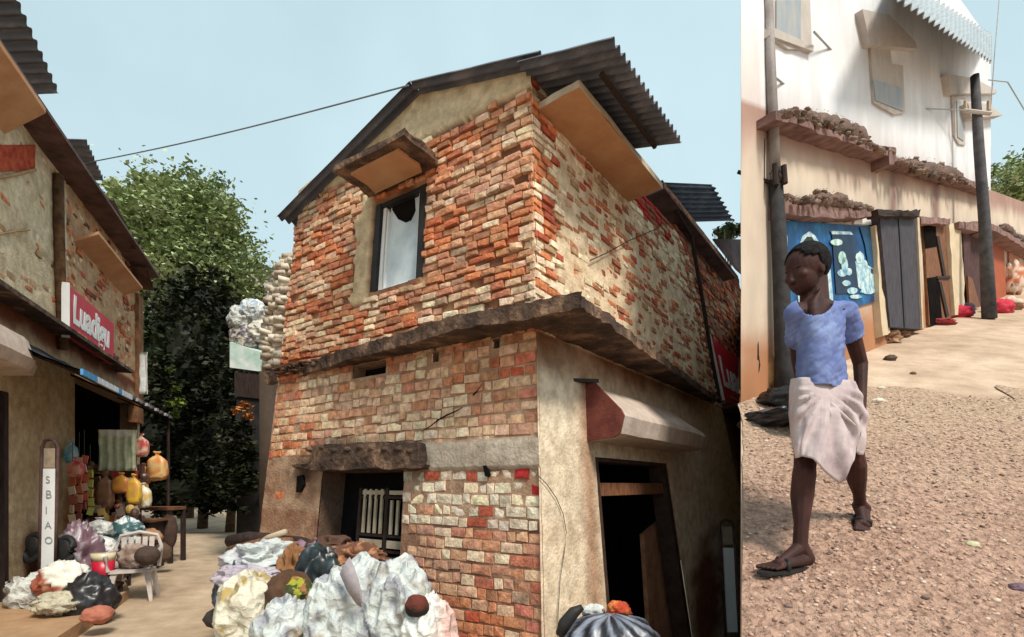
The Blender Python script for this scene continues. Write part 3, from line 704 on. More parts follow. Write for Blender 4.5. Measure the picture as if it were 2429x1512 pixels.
mb = MB(); FH.bx(mb, 0, .80, zA-.06, zA, -.02, .32); mb.build('ledge', M['stain'], lh)
mb = MB(); FH.plate(mb, [(0, 345), (38, 345), (84, 345), (84, 403), (0, 408)], .0, .05); mb.build('red_brick_patch', pm('red_patch', rgb(150, 40, 26), rgb(190, 90, 50), 9, .9), lh)
mb = MB(); mb.tube([FH.p3(x, y, .09) for x, y in ((138, 415), (140, 560), (144, 700), (150, 830))], .07, 8); mb.build('drain_pipe', pm('sooty_pipe', rgb(60, 40, 28), rgb(110, 80, 50), 8, .9, bump=.6), lh, True)
mb = MB(); mb.tube([FH.p3(x, y, .06) for x, y in ((-20, 425), (40, 414), (84, 403))], .022, 6); mb.tube([FH.p3(x, y, .05) for x, y in ((-20, 560), (40, 548), (70, 546))], .012, 6); mb.build('cable', pm('cable', rgb(150, 120, 84), rgb(180, 150, 110)), lh)
# upper sunshade and eave board
zi = 5.75
c = [FH.p3(0, 345, .02), FH.p3(95, 330, .02)]
mb = MB(); E0 = FH.pt(0, 6.42, .42); E1 = FH.pt(1, 6.42, .42)
EF0, EF1 = FH.pt(0, 6.38, .0), FH.pt(1, 6.38, .0)
mb.hexa([EF0, EF1, E1, E0], [p+Vector((0, 0, .05)) for p in (EF0, EF1, E1, E0)]); mb.build('eave_board', M['rusty'], lh)
sE = FH.hit(104, 335, .42)[0]
mb = MB(); za = 6.35; mb.hexa([FH.pt(0, 5.95, .0), FH.pt(sE, 5.95, .0), FH.pt(sE, za, .44), FH.pt(0, za, .44)], [FH.pt(0, 6.02, 0), FH.pt(sE, 6.02, 0), FH.pt(sE, za+.06, .44), FH.pt(0, za+.06, .44)])
mb.build('sunshade', M['soffit'], lh)
mb = MB(); s1 = FH.hit(170, 560, .0)[0]; s2 = FH.hit(290, 640, 0)[0]; mb.hexa([FH.pt(s1, 5.55, 0), FH.pt(s2, 5.55, 0), FH.pt(s2, 5.75, .36), FH.pt(s1, 5.75, .36)], [FH.pt(s1, 5.6, 0), FH.pt(s2, 5.6, 0), FH.pt(s2, 5.8, .36), FH.pt(s1, 5.8, .36)]); mb.build('sunshade', M['soffit'], lh)
# roof sheets, each sloping up and back from an eave seen against the sky
def sheetpts(p, Yn, Yf, lab, n, mat, am=.03):
    T = [at(p[0][0], p[0][1], Yn), at(p[1][0], p[1][1], Yn-.1), at(p[2][0], p[2][1], Yf-.1), at(p[3][0], p[3][1], Yf)]
    mb = MB(); corrugated(mb, T[1], T[2], T[0], T[3], n, am); mb.build('roof_sheet', mat, lh, True)
sheetpts([(-120, -130), (-20, -135), (140, 222), (45, 226)], 6.2, 7.9, '', 12, M['tin'])
sheetpts([(104, 329), (204, 333), (246, 427), (160, 423)], 8.2, 9.4, '', 8, M['tin'])
sheetpts([(194, 464), (271, 476), (323, 592), (256, 584)], 9.6, 10.8, '', 3, M['rusty'], .012)
sheetpts([(296, 629), (350, 638), (366, 690), (322, 684)], 11.4, 12.1, '', 2, M['rusty'], .01)
# hood over the door on the far left
mb = MB(); rings = []
sc0 = 0.0; sc1 = FH.hit(96, 905, .40)[0]; zt = 3.35; zb_ = 2.98
for i in range(15):
    t = i/14; s_ = sc0+(sc1-sc0)*t; e = 1-.25*ss(.8, 1, t)
    rings.append([FH.pt(s_, zt+.12-.1*(1-e), 0), FH.pt(s_, zt-.1*(1-e)*2, .42*e), FH.pt(s_, zb_+.12, .5*e), FH.pt(s_, zb_, .44*e), FH.pt(s_, zb_-.03, 0)])
vs = [p+Vector((0, 0, .01*nv(i*.7))) for i, r in enumerate(rings) for p in r]
mb.add(vs, [(i*5+k, i*5+(k+1) % 5, (i+1)*5+(k+1) % 5, (i+1)*5+k) for i in range(14) for k in range(5)]+[(0, 1, 2, 3, 4), (74, 73, 72, 71, 70)])
mb.build('door_hood', bpy.data.materials['canopy'], lh)
# far corner pier
mb = MB(); FH.bx(mb, .955, 1.0, 3.0, 5.9, -.1, .10); mb.build('corner_pier', pm('pier', rgb(110, 70, 46), rgb(150, 110, 76), 5, .9, bump=.5), lh)
s = sign(FH, ((163, 676), (270, 770), (270, 868), (163, 796)), 'red shop sign with white lettering high on the plastered house above the awning', .2)
# awning over the shop
aw = thing('awning', tuple(FH.pt(SHOP[0], 3.3, 0)), 'sagging black awning with a blue and white edge over the stall', 'awning')
sA, sB = FH.hit(186, 868, .95)[0], FH.hit(412, 996, .95)[0]
mb = MB(); vs = []; nA, nB = 24, 8
for sd in (0, .02):
    for i in range(nA+1):
        for j in range(nB+1):
            a = sA+(sB-sA)*i/nA; t = j/nB; z = 3.50-.50*t-.07*math.sin(t*3.14)+.04*fbm(i*.5, j*.6)+sd
            vs.append(FH.pt(a, z, .03+.92*t+.02*fbm(i*.4, 3)*(j == nB)))
k = (nA+1)*(nB+1); fs = []
for i in range(nA):
    for j in range(nB):
        q = (i*(nB+1)+j, i*(nB+1)+j+1, (i+1)*(nB+1)+j+1, (i+1)*(nB+1)+j); fs += [q, tuple(k+x for x in q[::-1])]
mb.add(vs, fs); mb.build('sheet', pm('black_tarp', (.012, .012, .014), (.035, .033, .035), 4, .7, bump=.5, bscale=10), aw, True)
mb = MB(); pts = []
for i in range(12):
    a = FH.hit(202, 882, .98)[0]; b = FH.hit(310, 932, .98)[0]; u = a+(b-a)*i/11; p = FH.pt(u, 2.985, .97)+Vector((0, 0, .012*nv(i)))
    mb.box(p, (.16, .03, .075), math.atan2(D_L.y, D_L.x), (.08, .3, .6) if i < 3 or 7 < i < 9 else (.62, .66, .72))
mb.build('edge_strip', M['cloth'], aw)
for i in range(9):
    a = FH.hit(318+i*11, 936+i*6, .98)[0]; mb = MB(); mb.box(FH.pt(a, 3.0-.0*i, .97), (.12, .04, .05), 1.9, (.35, .33, .36) if i % 2 else (.12, .1, .1)); mb.build('edge_patch', M['cloth'], aw)
for k, a in enumerate((sA+.02, (sA+sB)/2, sB-.02)):
    mb = MB(); mb.tube([FH.pt(a, 3.38, 0), FH.pt(a, 2.97, .93)], .02, 6); mb.build('rafter', M['dwood'], aw)
mb = MB(); mb.tube([FH.pt(sB-.03, gz(*FH.pt(sB-.03, 0, .9).xy), .9), FH.pt(sB-.03, 2.97, .9)], .03, 7); mb.build('post', M['dwood'], aw)
# white cloth at the far corner
def drape(name, c, ux, w, h, label, cat, mat, cf, folds=5, amp=.03, group=None, bot=.0):
    c = Vector(c); ux = Vector(ux).normalized(); n = Vector((ux.y, -ux.x, 0)); mb = MB(); vs = []; cs = []; A, B = 24, 10
    for sd in (0, 1):
        for j in range(B+1):
            for i in range(A+1):
                u = i/A; v = j/B; f = amp*(.4+v)*math.sin(u*folds*6.283+2*nv(v*2, 3))+.02*nv(u*5, v*5, 2)
                vs.append(c+ux*(w*(u-.5)*(1-.06*math.sin(3.1*v)))+Vector((0, 0, -h*v-.02*abs(math.sin(u*6.3*folds/2))*bot))+n*(f+sd*.012)); cs.append(cf(u, v))
    m = (A+1)*(B+1); fs = []
    for j in range(B):
        for i in range(A):
            q = (j*(A+1)+i, j*(A+1)+i+1, (j+1)*(A+1)+i+1, (j+1)*(A+1)+i); fs += [q, tuple(m+k for k in q[::-1])]
    for i in range(A): fs += [(i, i+1, m+i+1, m+i), (B*(A+1)+i, B*(A+1)+i+1, m+B*(A+1)+i+1, m+B*(A+1)+i)]
    for j in range(B): fs += [(j*(A+1), (j+1)*(A+1), m+(j+1)*(A+1), m+j*(A+1)), (j*(A+1)+A, (j+1)*(A+1)+A, m+(j+1)*(A+1)+A, m+j*(A+1)+A)]
    mb.add(vs, fs, cs)
    return tag(mb.build(name, mat, None, True), label, cat, group)
drape('hanging_cloth', at(339, 836, 11.9), (1, -.1, 0), .22, .95, 'plain white cloth hanging at the far corner of the plastered house', 'cloth', M['cloth'], lambda u, v: (.74, .76, .74), 1, .02)

# ------------------------------------------------------------------ the stall under the awning
def Yf(py): return CAMZ*FPX/(py-YH)
def stripe(u, v):
    k = math.sin(u*6.283*4.5)
    c = (.66, .68, .50) if k > 0 else (.42, .47, .30)
    return (.8, .8, .74) if v < .14 and .1 < u < .95 else c
drape('striped_cloth', at(279, 1020, 9.0), (1, .1, 0), .62, .70, 'pale green striped cloth hung up in the middle of the stall', 'cloth', M['cloth'], stripe, 4.5, .012)
def packet(p, w, h, c1, c2, label, mat='shiny', name='snack_packet', cat='packet', group=None, tilt=0, knot=True):
    mb = MB(); p = Vector(p)
    def fn(q, d):
        r = 1+.16*fbm(d.x*3+p.x*5, d.y*3, d.z*3+p.z*7)+.06*fbm(d.x*9+p.x*5, d.y*9, d.z*5)
        g = lambda c: math.copysign(abs(c)**.55, c); e = Vector((g(d.x)*w/2, g(d.y)*w*.26, g(d.z)*h/2))
        zz_ = e.z/(h/2); f = 1-.72*ss(.35, .78, zz_)+.5*ss(.82, 1.0, zz_)-.10*ss(-.2, .4, zz_)
        return Vector((e.x*r*f, e.y*r*f, e.z*r))
    mb.ell(p-Vector((0, 0, h/2)), (w/2, w*.28, h/2), Matrix.Rotation(tilt, 3, 'Y'), 26, 22, fn=fn)
    mb.c = [lerp(c1, c2, ss(-.1, .15, fbm(v.x*11, v.y*11, v.z*13))) for v in mb.v]
    return tag(mb.build(name, M[mat], None, True), label, cat, group)
packet(at(168, 1046, 8.2), .2, .34, (.08, .32, .42), (.35, .5, .55), 'teal plastic bag hanging on the wall right of the tall white board')
packet(at(335, 1030, 9.2), .25, .40, (.5, .08, .08), (.62, .5, .35), 'red and cream bag hanging just right of the striped cloth')
packet(at(373, 1072, 9.6), .36, .52, (.6, .2, .05), (.66, .45, .2), 'orange and yellow bag tied at the neck, rightmost of the hanging bags')
packet(at(342, 1100, 9.8), .24, .38, (.35, .14, .07), (.5, .26, .14), 'reddish brown bag hanging beside the orange and yellow bag')
packet(at(180, 1085, 8.0), .22, .30, (.55, .05, .08), (.6, .3, .2), 'crimson bag hanging under the teal plastic bag')
packet(at(250, 1120, 8.8), .28, .62, (.24, .11, .06), (.38, .2, .12), 'dark brown sack hanging under the left end of the striped cloth')
packet(at(288, 1122, 8.8), .28, .34, (.60, .28, .05), (.5, .16, .05), 'orange bag hanging under the middle of the striped cloth')
packet(at(318, 1125, 8.8), .24, .5, (.66, .42, .04), (.6, .28, .08), 'yellow orange bag hanging under the right end of the striped cloth')
packet(at(340, 1146, 9.0), .26, .42, (.7, .7, .6), (.6, .4, .12), 'white topped bag with green rim standing over the bench')
# strips of small sachets on strings
for k, (x, y0, y1, cc, lab) in enumerate(((172, 1110, 1275, [(.5, .12, .05), (.62, .45, .3), (.3, .08, .05)], 'string of red and cream sachets nearest the wall'),
        (188, 1085, 1280, [(.5, .16, .07), (.36, .1, .06), (.6, .3, .2)], 'string of brick red sachets beside the green one'),
        (200, 1080, 1215, [(.55, .12, .08), (.62, .36, .26), (.4, .1, .08)], 'short string of pinkish red sachets behind the green one'),
        (214, 1115, 1225, [(.45, .48, .05), (.3, .36, .04), (.5, .5, .12)], 'string of yellow green sachets in front of the stall'))):
    Y = 8.1+.1*k; t = thing('sachet_string', tuple(at(x, y0, Y)), lab, 'sachets', 'strings of sachets hanging at the stall')
    mb = MB(); mb.tube([at(x, y0-60, Y), at(x, y1, Y)], .005, 5); mb.build('string', M['wire'], t)
    n = int((y1-y0)/22)
    for i in range(n):
        mb = MB(); p = at(x+random.uniform(-2, 2), y0+22*i+10, Y)
        mb.box(p, (random.uniform(.08, .12), .02, .125), random.uniform(-.4, .4), random.choice(cc), 0, random.uniform(-.25, .25)); mb.build('sachet', M['shiny'], t)
# white tied bags standing on a crate
for k, (x, y, w, h, lab) in enumerate(((236, 1228, .34, .26, 'small white sack on top of the larger white sack'), (238, 1262, .44, .42, 'larger white sack standing behind the red bucket'))):
    packet(at(x, y, 8.0-.1*k), w, h, (.74, .74, .72), (.6, .6, .62), lab, 'sack', 'sack', 'sack')
cr = thing('crate', tuple(at(238, 1400, 7.9)), 'dark wooden crate under the white sacks behind the red bucket', 'crate')
pc = at(238, 1325, 7.9)
for i in range(4):
    mb = MB(); mb.box((pc.x, pc.y+.05*(i % 2), .08+i*.16), (.5, .46, .10)); mb.build('slat', M['dwood'], cr)
for sx in (-1, 1):
    for sy in (-1, 1): mb = MB(); mb.box((pc.x+sx*.23, pc.y+sy*.25+.02, .3), (.04, .04, .62)); mb.build('corner_post', M['dwood'], cr)
# tall white board in a hooped metal frame on legs
bd = thing('notice_board', tuple(at(113, 1440, 6.85)), 'tall narrow white board in a hooped metal frame leaning by the wall', 'board')
def bp(x, y, d=0): return at(x, y, 6.85+d)
mb = MB(); mb.tube([bp(94, 1400), bp(97, 1200), bp(100, 1062), bp(106, 1046), bp(118, 1042), bp(130, 1046), bp(136, 1062), bp(134, 1200), bp(131, 1350)], .022, 8); mb.build('frame', M['rusty'], bd, True)
mb = MB(); mb.prism([bp(102, 1112, -.02), bp(131, 1112, -.02), bp(128, 1350, -.02), bp(97, 1350, -.02)], (0, .03, 0)); mb.build('panel', M['white'], bd)
mb = MB(); mb.prism([bp(104, 1064, -.015), bp(131, 1064, -.015), bp(131, 1110, -.015), bp(103, 1110, -.015)], (0, .02, 0)); mb.build('header', pm('header', rgb(170, 150, 126), rgb(140, 130, 116), 14, .7), bd)
grey = pm('grey_ink', rgb(134, 140, 146), rgb(170, 174, 178), 30, .6, bump=0)
for i, ch in enumerate('SBIAO'):
    text_mesh('letter', ch, grey, bd, bp(108-i*.6, 1146+i*36, -.027), (1, 0, 0), (0, 0, 1), .13+.02*(i == 1), .003)
for x0, y0, x1, y1, d in ((100, 1345, 84, 1440, -.1), (128, 1345, 142, 1450, -.35), (118, 1350, 122, 1400, .3)):
    mb = MB(); a = bp(x0, y0); b = at(x1, y1, 6.85+d); b.z = gz(b.x, b.y)+.0; mb.tube([a, b], .02, 6); mb.build('leg', M['rusty'], bd)
for k, (x, y, w, h, lab) in enumerate(((79, 1300, 22, 48, 'black rubber tyre piece leaning on the wall left of the white board'), (152, 1308, 24, 54, 'black rubber tyre piece leaning right of the white board'))):
    mb = MB(); c = at(x, y, 7.1 if k == 0 else 6.95); pts = [c+Vector((math.cos(a)*.11, .05*math.sin(a), math.sin(a)*.17)) for a in [i*6.283/20 for i in range(21)]]
    mb.tube(pts, .045, 8); mb.ell(c, (.10, .03, .15)); tag(mb.build('tyre', M['black'], None, True), lab, 'tyre')
# platform along the wall
mb = MB(); pl = [FH.pt(.0, -.05, .0), FH.pt(SHOP[0]+.03, -.05, .0), FH.pt(SHOP[0]+.03, -.05, .55), FH.pt(.32, -.05, 1.25), FH.pt(0, -.05, 1.3)]
mb.prism(pl, (0, 0, .19)); tag(mb.build('stone_platform', pm('platform', rgb(170, 134, 100, .8), rgb(190, 154, 118, .8), 4, .95, bump=.7, bscale=16), None), 'low tan plinth along the foot of the plastered house', 'plinth')
for k, (x, y, r, lab) in enumerate(((150, 1470, .13, 'brown rock at the edge of the low plinth by the white bundle'), (172, 1486, .12, 'rounded brown rock right of the plinth corner'), (128, 1498, .11, 'brown rock at the bottom of the picture below the plinth edge'), (190, 1466, .08, 'smallest brown rock beside the black bag'))):
    mb = MB(); p = at(x, y, Yf(y)*.97); mb.ell(p, (r, r*.8, r*.6), None, 12, 9, (.8, .7, .6), fn=lambda q, d: q*(1+.3*fbm(d.x*2+x, d.y*2, d.z*2)))
    tag(mb.build('rock', M['wood'], None, True), lab, 'rock', 'rocks at the plinth edge')
# bags and bundles on the ground below the board
def lump(name, c, r, label, cat, cf, mat='cloth', seed=0, amp=.25, fr=1.6, group=None, sharp=.0, M3=None, nu=36, nv_=26, zmin=None):
    mb = MB(); c = Vector(c); cs = []
    def fn(q, d):
        f = 1+amp*fbm(d.x*fr+seed, d.y*fr, d.z*fr, 3)
        if mat in ('sack', 'shiny') and sharp:
            for g_, h_ in ((1.7, .16), (4.2, .07), (9.0, .018)):
                V_ = noise.voronoi(Vector((d.x*g_+seed*3+.25*nv(d.z*3, seed), d.y*g_, d.z*g_*.38)))[0]; f -= h_*min(.8, V_[1]-V_[0])-h_*.3
        rd = abs(fbm(d.x*fr*1.5+seed+9, d.y*fr*1.5, d.z*fr*1.1, 2)); f += sharp*(.16-rd)*2
        return q*f
    mb.ell(c, r, M3, nu, nv_, fn=fn)
    if zmin is not None:
        for v in mb.v: v.z = max(v.z, zmin)
    mb.c = [cf((v-c)) for v in mb.v]
    return tag(mb.build(name, M[mat], None, True), label, cat, group)
W1 = lambda v: lerp((.60, .61, .58), (.34, .31, .30), ss(-.05, .3, fbm(v.x*8, v.y*8, v.z*8)))
lump('sack', at(78, 1418, 6.4), (.30, .22, .26), 'crumpled white sack on the plinth under the left of the board', 'sack', W1, 'sack', 3, .35, sharp=.5)
lump('bundle', at(152, 1380, 6.3), (.28, .22, .24), 'red brown and white cloth bundle under the board', 'bundle', lambda v: (.7, .68, .6) if v.x+v.z*.8 > .02 and v.z > -.02 else ((.36, .1, .06) if fbm(v.x*9, v.y, v.z*9) > -.1 else (.5, .22, .13)), 'cloth', 5, .3, sharp=.4)
lump('sack', at(138, 1432, 5.9), (.24, .2, .12), 'flat dirty cream sack in front of the red brown bundle', 'sack', lambda v: (.5, .45, .34), 'sack', 8, .3, sharp=.4)
lump('bag', at(192, 1330, 7.4), (.28, .24, .50), 'shiny purple grey polythene bag between the board and the bucket', 'bag', lambda v: lerp((.16, .09, .11), (.5, .45, .5), ss(.0, .3, fbm(v.x*9, v.y*9, v.z*7))), 'shiny', 2, .3, sharp=.5)
lump('bag', at(178, 1290, 7.5), (.20, .2, .16), 'white plastic bag on top of the purple grey bag', 'bag', W1, 'sack', 6, .3, sharp=.5)
lump('bag', at(213, 1432, 6.1), (.26, .24, .30), 'black rubbish bag on the lane below the red bucket', 'bag', lambda v: (.02, .018, .02), 'shiny', 4, .3, sharp=.4, zmin=.03)
lump('bag', at(232, 1458, 5.6), (.14, .16, .09), 'reddish scrap lying on the black rubbish bag by the lane', 'scrap', lambda v: (.4, .14, .09), 'cloth', 7, .3)
# red and cream bucket
bk = thing('bucket', tuple(at(244, 1392, 7.05)), 'red bucket with a cream rim standing left of the plastic chair', 'bucket')
bc = at(245, 1388, 7.05); zt = at(245, 1312, 7.05).z; zb = at(245, 1384, 7.05).z
mb = MB(); mb.tube([(bc.x, bc.y, zb), (bc.x, bc.y, zt-.1)], [.105, .13], 20, (.5, .015, .04)); mb.build('body', M['shiny'], bk, True)
mb = MB(); mb.tube([(bc.x, bc.y, zt-.1), (bc.x, bc.y, zt), (bc.x, bc.y, zt-.01), (bc.x, bc.y, zt-.05)], [.131, .14, .125, .12], 20, (.62, .54, .36)); mb.build('rim', M['shiny'], bk, True)
st = thing('stool', (bc.x, bc.y, 0), 'low dark wooden stool under the red bucket', 'stool')
mb = MB(); mb.box((bc.x, bc.y, zb-.02), (.34, .3, .04)); mb.build('seat', M['dwood'], st)
for sx in (-1, 1):
    for sy in (-1, 1): mb = MB(); mb.box((bc.x+sx*.14, bc.y+sy*.12, (zb-.04)/2), (.04, .04, zb-.04)); mb.build('leg', M['dwood'], st)
# white plastic armchair
cc = at(318, 1432, 7.25); cc.z = gz(cc.x, cc.y)
ch = thing('plastic_chair', tuple(cc), 'white plastic armchair standing on the lane in front of the stall', 'chair')
Rz = Matrix.Rotation(R(24), 3, 'Z')
def cp(x, y, z): return cc+Rz @ Vector((x, y, z))
cw = pm('chair_plastic', rgb(168, 158, 152), rgb(196, 188, 182), 5, .45, bump=.1)
for sx, sy in ((-1, -1), (1, -1), (-1, 1), (1, 1)):
    mb = MB(); t = cp(sx*.22, sy*.2, .42); b = cp(sx*.26, sy*.25, 0); u = Rz @ Vector((sx*-.055, 0, 0)); w = Rz @ Vector((0, sy*-.055, 0))
    mb.hexa([b, b+u*.7, b+u*.7+w*.7, b+w*.7], [t, t+u*1.3, t+u*1.3+w*1.3, t+w*1.3]); mb.build('leg', cw, ch)
mb = MB(); mb.hexa([cp(-.24, -.23, .40), cp(.24, -.23, .40), cp(.22, .22, .38), cp(-.22, .22, .38)], [cp(-.24, -.23, .44), cp(.24, -.23, .44), cp(.22, .22, .42), cp(-.22, .22, .42)]); mb.build('seat', cw, ch)
mb = MB()
for i in range(5): x = -.19+.076*i; mb.hexa([cp(x, .21, .42), cp(x+.06, .21, .42), cp(x+.06, .235, .42), cp(x, .235, .42)], [cp(x*1.1, .30, .84), cp(x*1.1+.06, .30, .84), cp(x*1.1+.06, .325, .84), cp(x*1.1, .325, .84)])
mb.tube([cp(-.25, .22, .42), cp(-.27, .28, .7), cp(-.22, .31, .86), cp(0, .33, .91), cp(.22, .31, .86), cp(.27, .28, .7), cp(.25, .22, .42)], .025, 8)
mb.build('backrest', cw, ch)
for sx in (-1, 1):
    mb = MB(); mb.tube([cp(sx*.24, -.22, .43), cp(sx*.27, -.22, .62), cp(sx*.28, -.1, .655), cp(sx*.275, .1, .66), cp(sx*.26, .26, .66)], [.028, .026, .03, .03, .026], 8); mb.build('armrest', cw, ch)
lump('bag', cp(.0, .02, .60), (.20, .17, .17), 'grey brown bag lying on the seat of the plastic chair', 'bag', lambda v: lerp((.2, .13, .1), (.34, .26, .22), ss(-.2, .2, fbm(v.x*9, v.y*9, v.z*9))), 'cloth', 12, .25, sharp=.3)
lump('pot', at(350, 1318, 7.0), (.15, .14, .13), 'dark clay pot perched on the arm of the plastic chair', 'pot', lambda v: (.07, .045, .035), 'cloth', 14, .08)
lump('bag', at(384, 1312, 9.2), (.15, .14, .17), 'dark brown bag hanging off the near end of the bench', 'bag', lambda v: (.1, .06, .04), 'cloth', 15, .3)
lump('bundle', at(352, 1272, 9.3), (.24, .16, .14), 'orange brown bundle on the ground under the bench', 'bundle', lambda v: (.36, .19, .1), 'cloth', 16, .3)
# wooden bench
bn = thing('bench', tuple(at(370, 1330, 10.4)), 'brown wooden bench with goods on it at the far end of the stall', 'bench')
bo = at(366, 1206, 10.4)
mb = MB(); mb.box((bo.x, bo.y, bo.z), (.95, .5, .06), .1); mb.build('top', M['wood'], bn)
for sx in (-1, 1):
    for sy in (-1, 1): mb = MB(); mb.box((bo.x+sx*.42, bo.y+sy*.2+sx*.04, bo.z/2-.02), (.07, .07, bo.z)); mb.build('leg', M['dwood'], bn)
lump('sack', at(399, 1262, 10.2), (.16, .14, .34), 'dark brown gunny sack leaning on the outer leg of the bench', 'sack', lambda v: (.07, .04, .03), 'cloth', 18, .2)
lump('bag', at(300, 1262, 8.4), (.22, .2, .22), 'teal and white plastic bag behind the chair', 'bag', lambda v: (.66, .7, .7) if fbm(v.x*7, v.y*7, v.z*7, 2) > .06 else (.05, .12, .13), 'shiny', 19, .3, sharp=.4)
# counter filling the dark of the stall
ct = thing('counter', tuple(at(275, 1380, 8.8)), 'dark wooden counter of the stall behind the chair', 'counter')
q = at(275, 1240, 9.4); mb = MB(); mb.box((q.x-.1, q.y+.2, q.z/2), (1.25, .6, q.z), .2); mb.build('body', M['dwood'], ct)
mb = MB(); mb.box((q.x-.1, q.y+.2, q.z+.02), (1.35, .7, .04), .2); mb.build('top', M['wood'], ct)
mb = MB(); rnd = random.Random(5)
for i in range(150):
    x = rnd.uniform(196, 345); y = rnd.uniform(1100, 1290); p = at(x, y, rnd.uniform(9.0, 9.5)-(.5 if y > 1200 else 0))
    c = rnd.choice([(.16, .06, .03), (.3, .1, .05), (.4, .2, .06), (.08, .04, .03), (.12, .07, .05), (.5, .33, .1), (.05, .03, .03), (.35, .05, .05), (.3, .26, .2)])
    if rnd.random() < .6: mb.box(p, (rnd.uniform(.06, .16), .05, rnd.uniform(.07, .2)), rnd.uniform(-.6, .6), c, 0, rnd.uniform(-.4, .4))
    else: mb.ell(p, (rnd.uniform(.04, .09), .06, rnd.uniform(.05, .1)), None, 9, 7, c)
tag(mb.build('stall_goods', M['shiny'], None), 'jumble of small brown, red and ochre goods filling the dark stall', 'goods', kind='stuff')
# overhead line from the house to the right
mb = MB(); P0 = at(155, 396, 9); P1 = rg.copy()
pts = [P0.lerp(P1, i/14)-Vector((0, 0, .06*math.sin(math.pi*i/14))) for i in range(15)]
mb.tube(pts, .009, 6); tag(mb.build('overhead_wire', pm('grey_wire', rgb(110, 120, 130), rgb(130, 138, 146), 4, .7, bump=0), None), 'single grey overhead wire crossing the sky to the ridge of the brick house', 'wire')
# ------------------------------------------------------------------ trees and the far end of the lane
def crown(mb, c, r, n, cols, leaf=.2, seed=0, lump_=.35, hollow=.45):
    if cols is GR3: n = int(n*1.9)
    c = Vector(c); rnd = random.Random(seed)
    cl = []
    for k in range(max(6, n//90)):
        d = Vector((rnd.gauss(0, 1), rnd.gauss(0, 1), rnd.gauss(0, 1))).normalized(); f = rnd.uniform(hollow, 1)*(1+lump_*fbm(d.x*2+seed, d.y*2, d.z*2))
        cl.append((c+Vector((d.x*r[0]*f, d.y*r[1]*f, d.z*r[2]*f)), rnd.uniform(.5, 1.2), rnd.random(), d))
    per = n//len(cl); R0 = min(r)*.26
    for p, s_, t, d in cl:
        cc = cols[int(t*len(cols)) % len(cols)]
        for i in range(per):
            q = p+Vector((rnd.gauss(0, 1), rnd.gauss(0, 1), rnd.gauss(0, .8)))*R0*s_*.75
            a = rnd.random()*6.28; b = rnd.uniform(-.9, .5); L = leaf*rnd.uniform(.6, 1.3)
            u = Vector((math.cos(a)*math.cos(b), math.sin(a)*math.cos(b), math.sin(b))); w = u.cross(Vector((rnd.gauss(0, 1), rnd.gauss(0, 1), 1.5))).normalized()*L*.28
            k = rnd.uniform(.75, 1.25)
            mb.add([q-u*L*.5, q+w, q+u*L*.5, q-w], [(0, 1, 2, 3)], tuple(x*k for x in cc))
def tree(name, base, h, c, r, n, cols, label, group=None, leaf=.2, seed=1, tr=.2, hollow=.45, extra=()):
    t = thing(name, tuple(base), label, 'tree', group); b = Vector(base); c = Vector(c)
    mb = MB(); top = c+Vector((0, 0, r[2]*.2)); m1 = b.lerp(top, .4)+Vector((.2*tr*4, 0, 0)); mb.tube([b, m1, top], [tr, tr*.75, tr*.25], 9)
    rnd = random.Random(seed+5)
    for k in range(7):
        s_ = b.lerp(top, rnd.uniform(.35, .9)); e = c+Vector((rnd.uniform(-.8, .8)*r[0], rnd.uniform(-.6, .6)*r[1], rnd.uniform(-.5, .7)*r[2])); mb.tube([s_, s_.lerp(e, .5)+Vector((0, 0, .1*r[2])), e], [tr*.4, tr*.28, tr*.08], 6)
    mb.build('trunk', M['bark'], t, True)
    mb = MB(); crown(mb, c, r, n, cols, leaf, seed, hollow=hollow)
    core = .68 if cols is GR3 else (.60 if cols is GR2 else .3)
    for e in ((c, r, 0),)+tuple(extra): mb.ell(e[0], tuple(x*core for x in e[1]), None, 26, 18, cols[2], fn=lambda q, d: q*(1+.5*fbm(d.x*3+seed, d.y*3, d.z*3)))
    for e in extra: crown(mb, e[0], e[1], e[2], cols, leaf, seed+int(e[2]), hollow=hollow)
    mb.build('crown', M['leaf'], t); return t
GR1 = [(.24, .30, .14), (.30, .36, .19), (.19, .25, .11), (.38, .43, .26)]  # leaf colours raised to stand in for haze and light through the leaves
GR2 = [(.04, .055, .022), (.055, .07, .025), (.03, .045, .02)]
GR3 = [(.02, .028, .012), (.03, .035, .016), (.018, .02, .012)]  # leaf colours lowered to stand in for deep shade among the trees
def gb(px, Y): x = (px-PW/2)/FPX*Y; return Vector((x, Y, gz(x, Y)))
Yt = 21
tree('tree', gb(440, Yt), 12, at(425, 610, Yt), (2.9, 2.6, 2.9), 30000, GR1, 'big pale green leafy tree rising behind the end of the lane', None, .20, 3, .3,
     extra=((at(330, 490, Yt), (1.5, 1.4, 1.3), 3000), (at(430, 480, Yt), (1.4, 1.3, 1.2), 2800), (at(505, 530, Yt), (1.1, 1.2, 1.7), 2800), (at(300, 600, Yt+.5), (1.3, 1.2, 1.6), 2200), (at(500, 660, Yt), (1.3, 1.2, 1.6), 2400)))
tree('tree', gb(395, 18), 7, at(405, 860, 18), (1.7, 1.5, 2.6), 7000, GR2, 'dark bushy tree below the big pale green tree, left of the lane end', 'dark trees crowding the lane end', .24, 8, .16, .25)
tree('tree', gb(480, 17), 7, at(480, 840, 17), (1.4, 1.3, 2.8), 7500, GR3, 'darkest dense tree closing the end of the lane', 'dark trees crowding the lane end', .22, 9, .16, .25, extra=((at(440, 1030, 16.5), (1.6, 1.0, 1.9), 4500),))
tree('tree', gb(545, 16), 6, at(556, 900, 16.4), (1.0, 1.2, 2.9), 6000, GR3, 'dark narrow tree beside the left edge of the brick corner house', 'dark trees crowding the lane end', .2, 10, .14, .25)
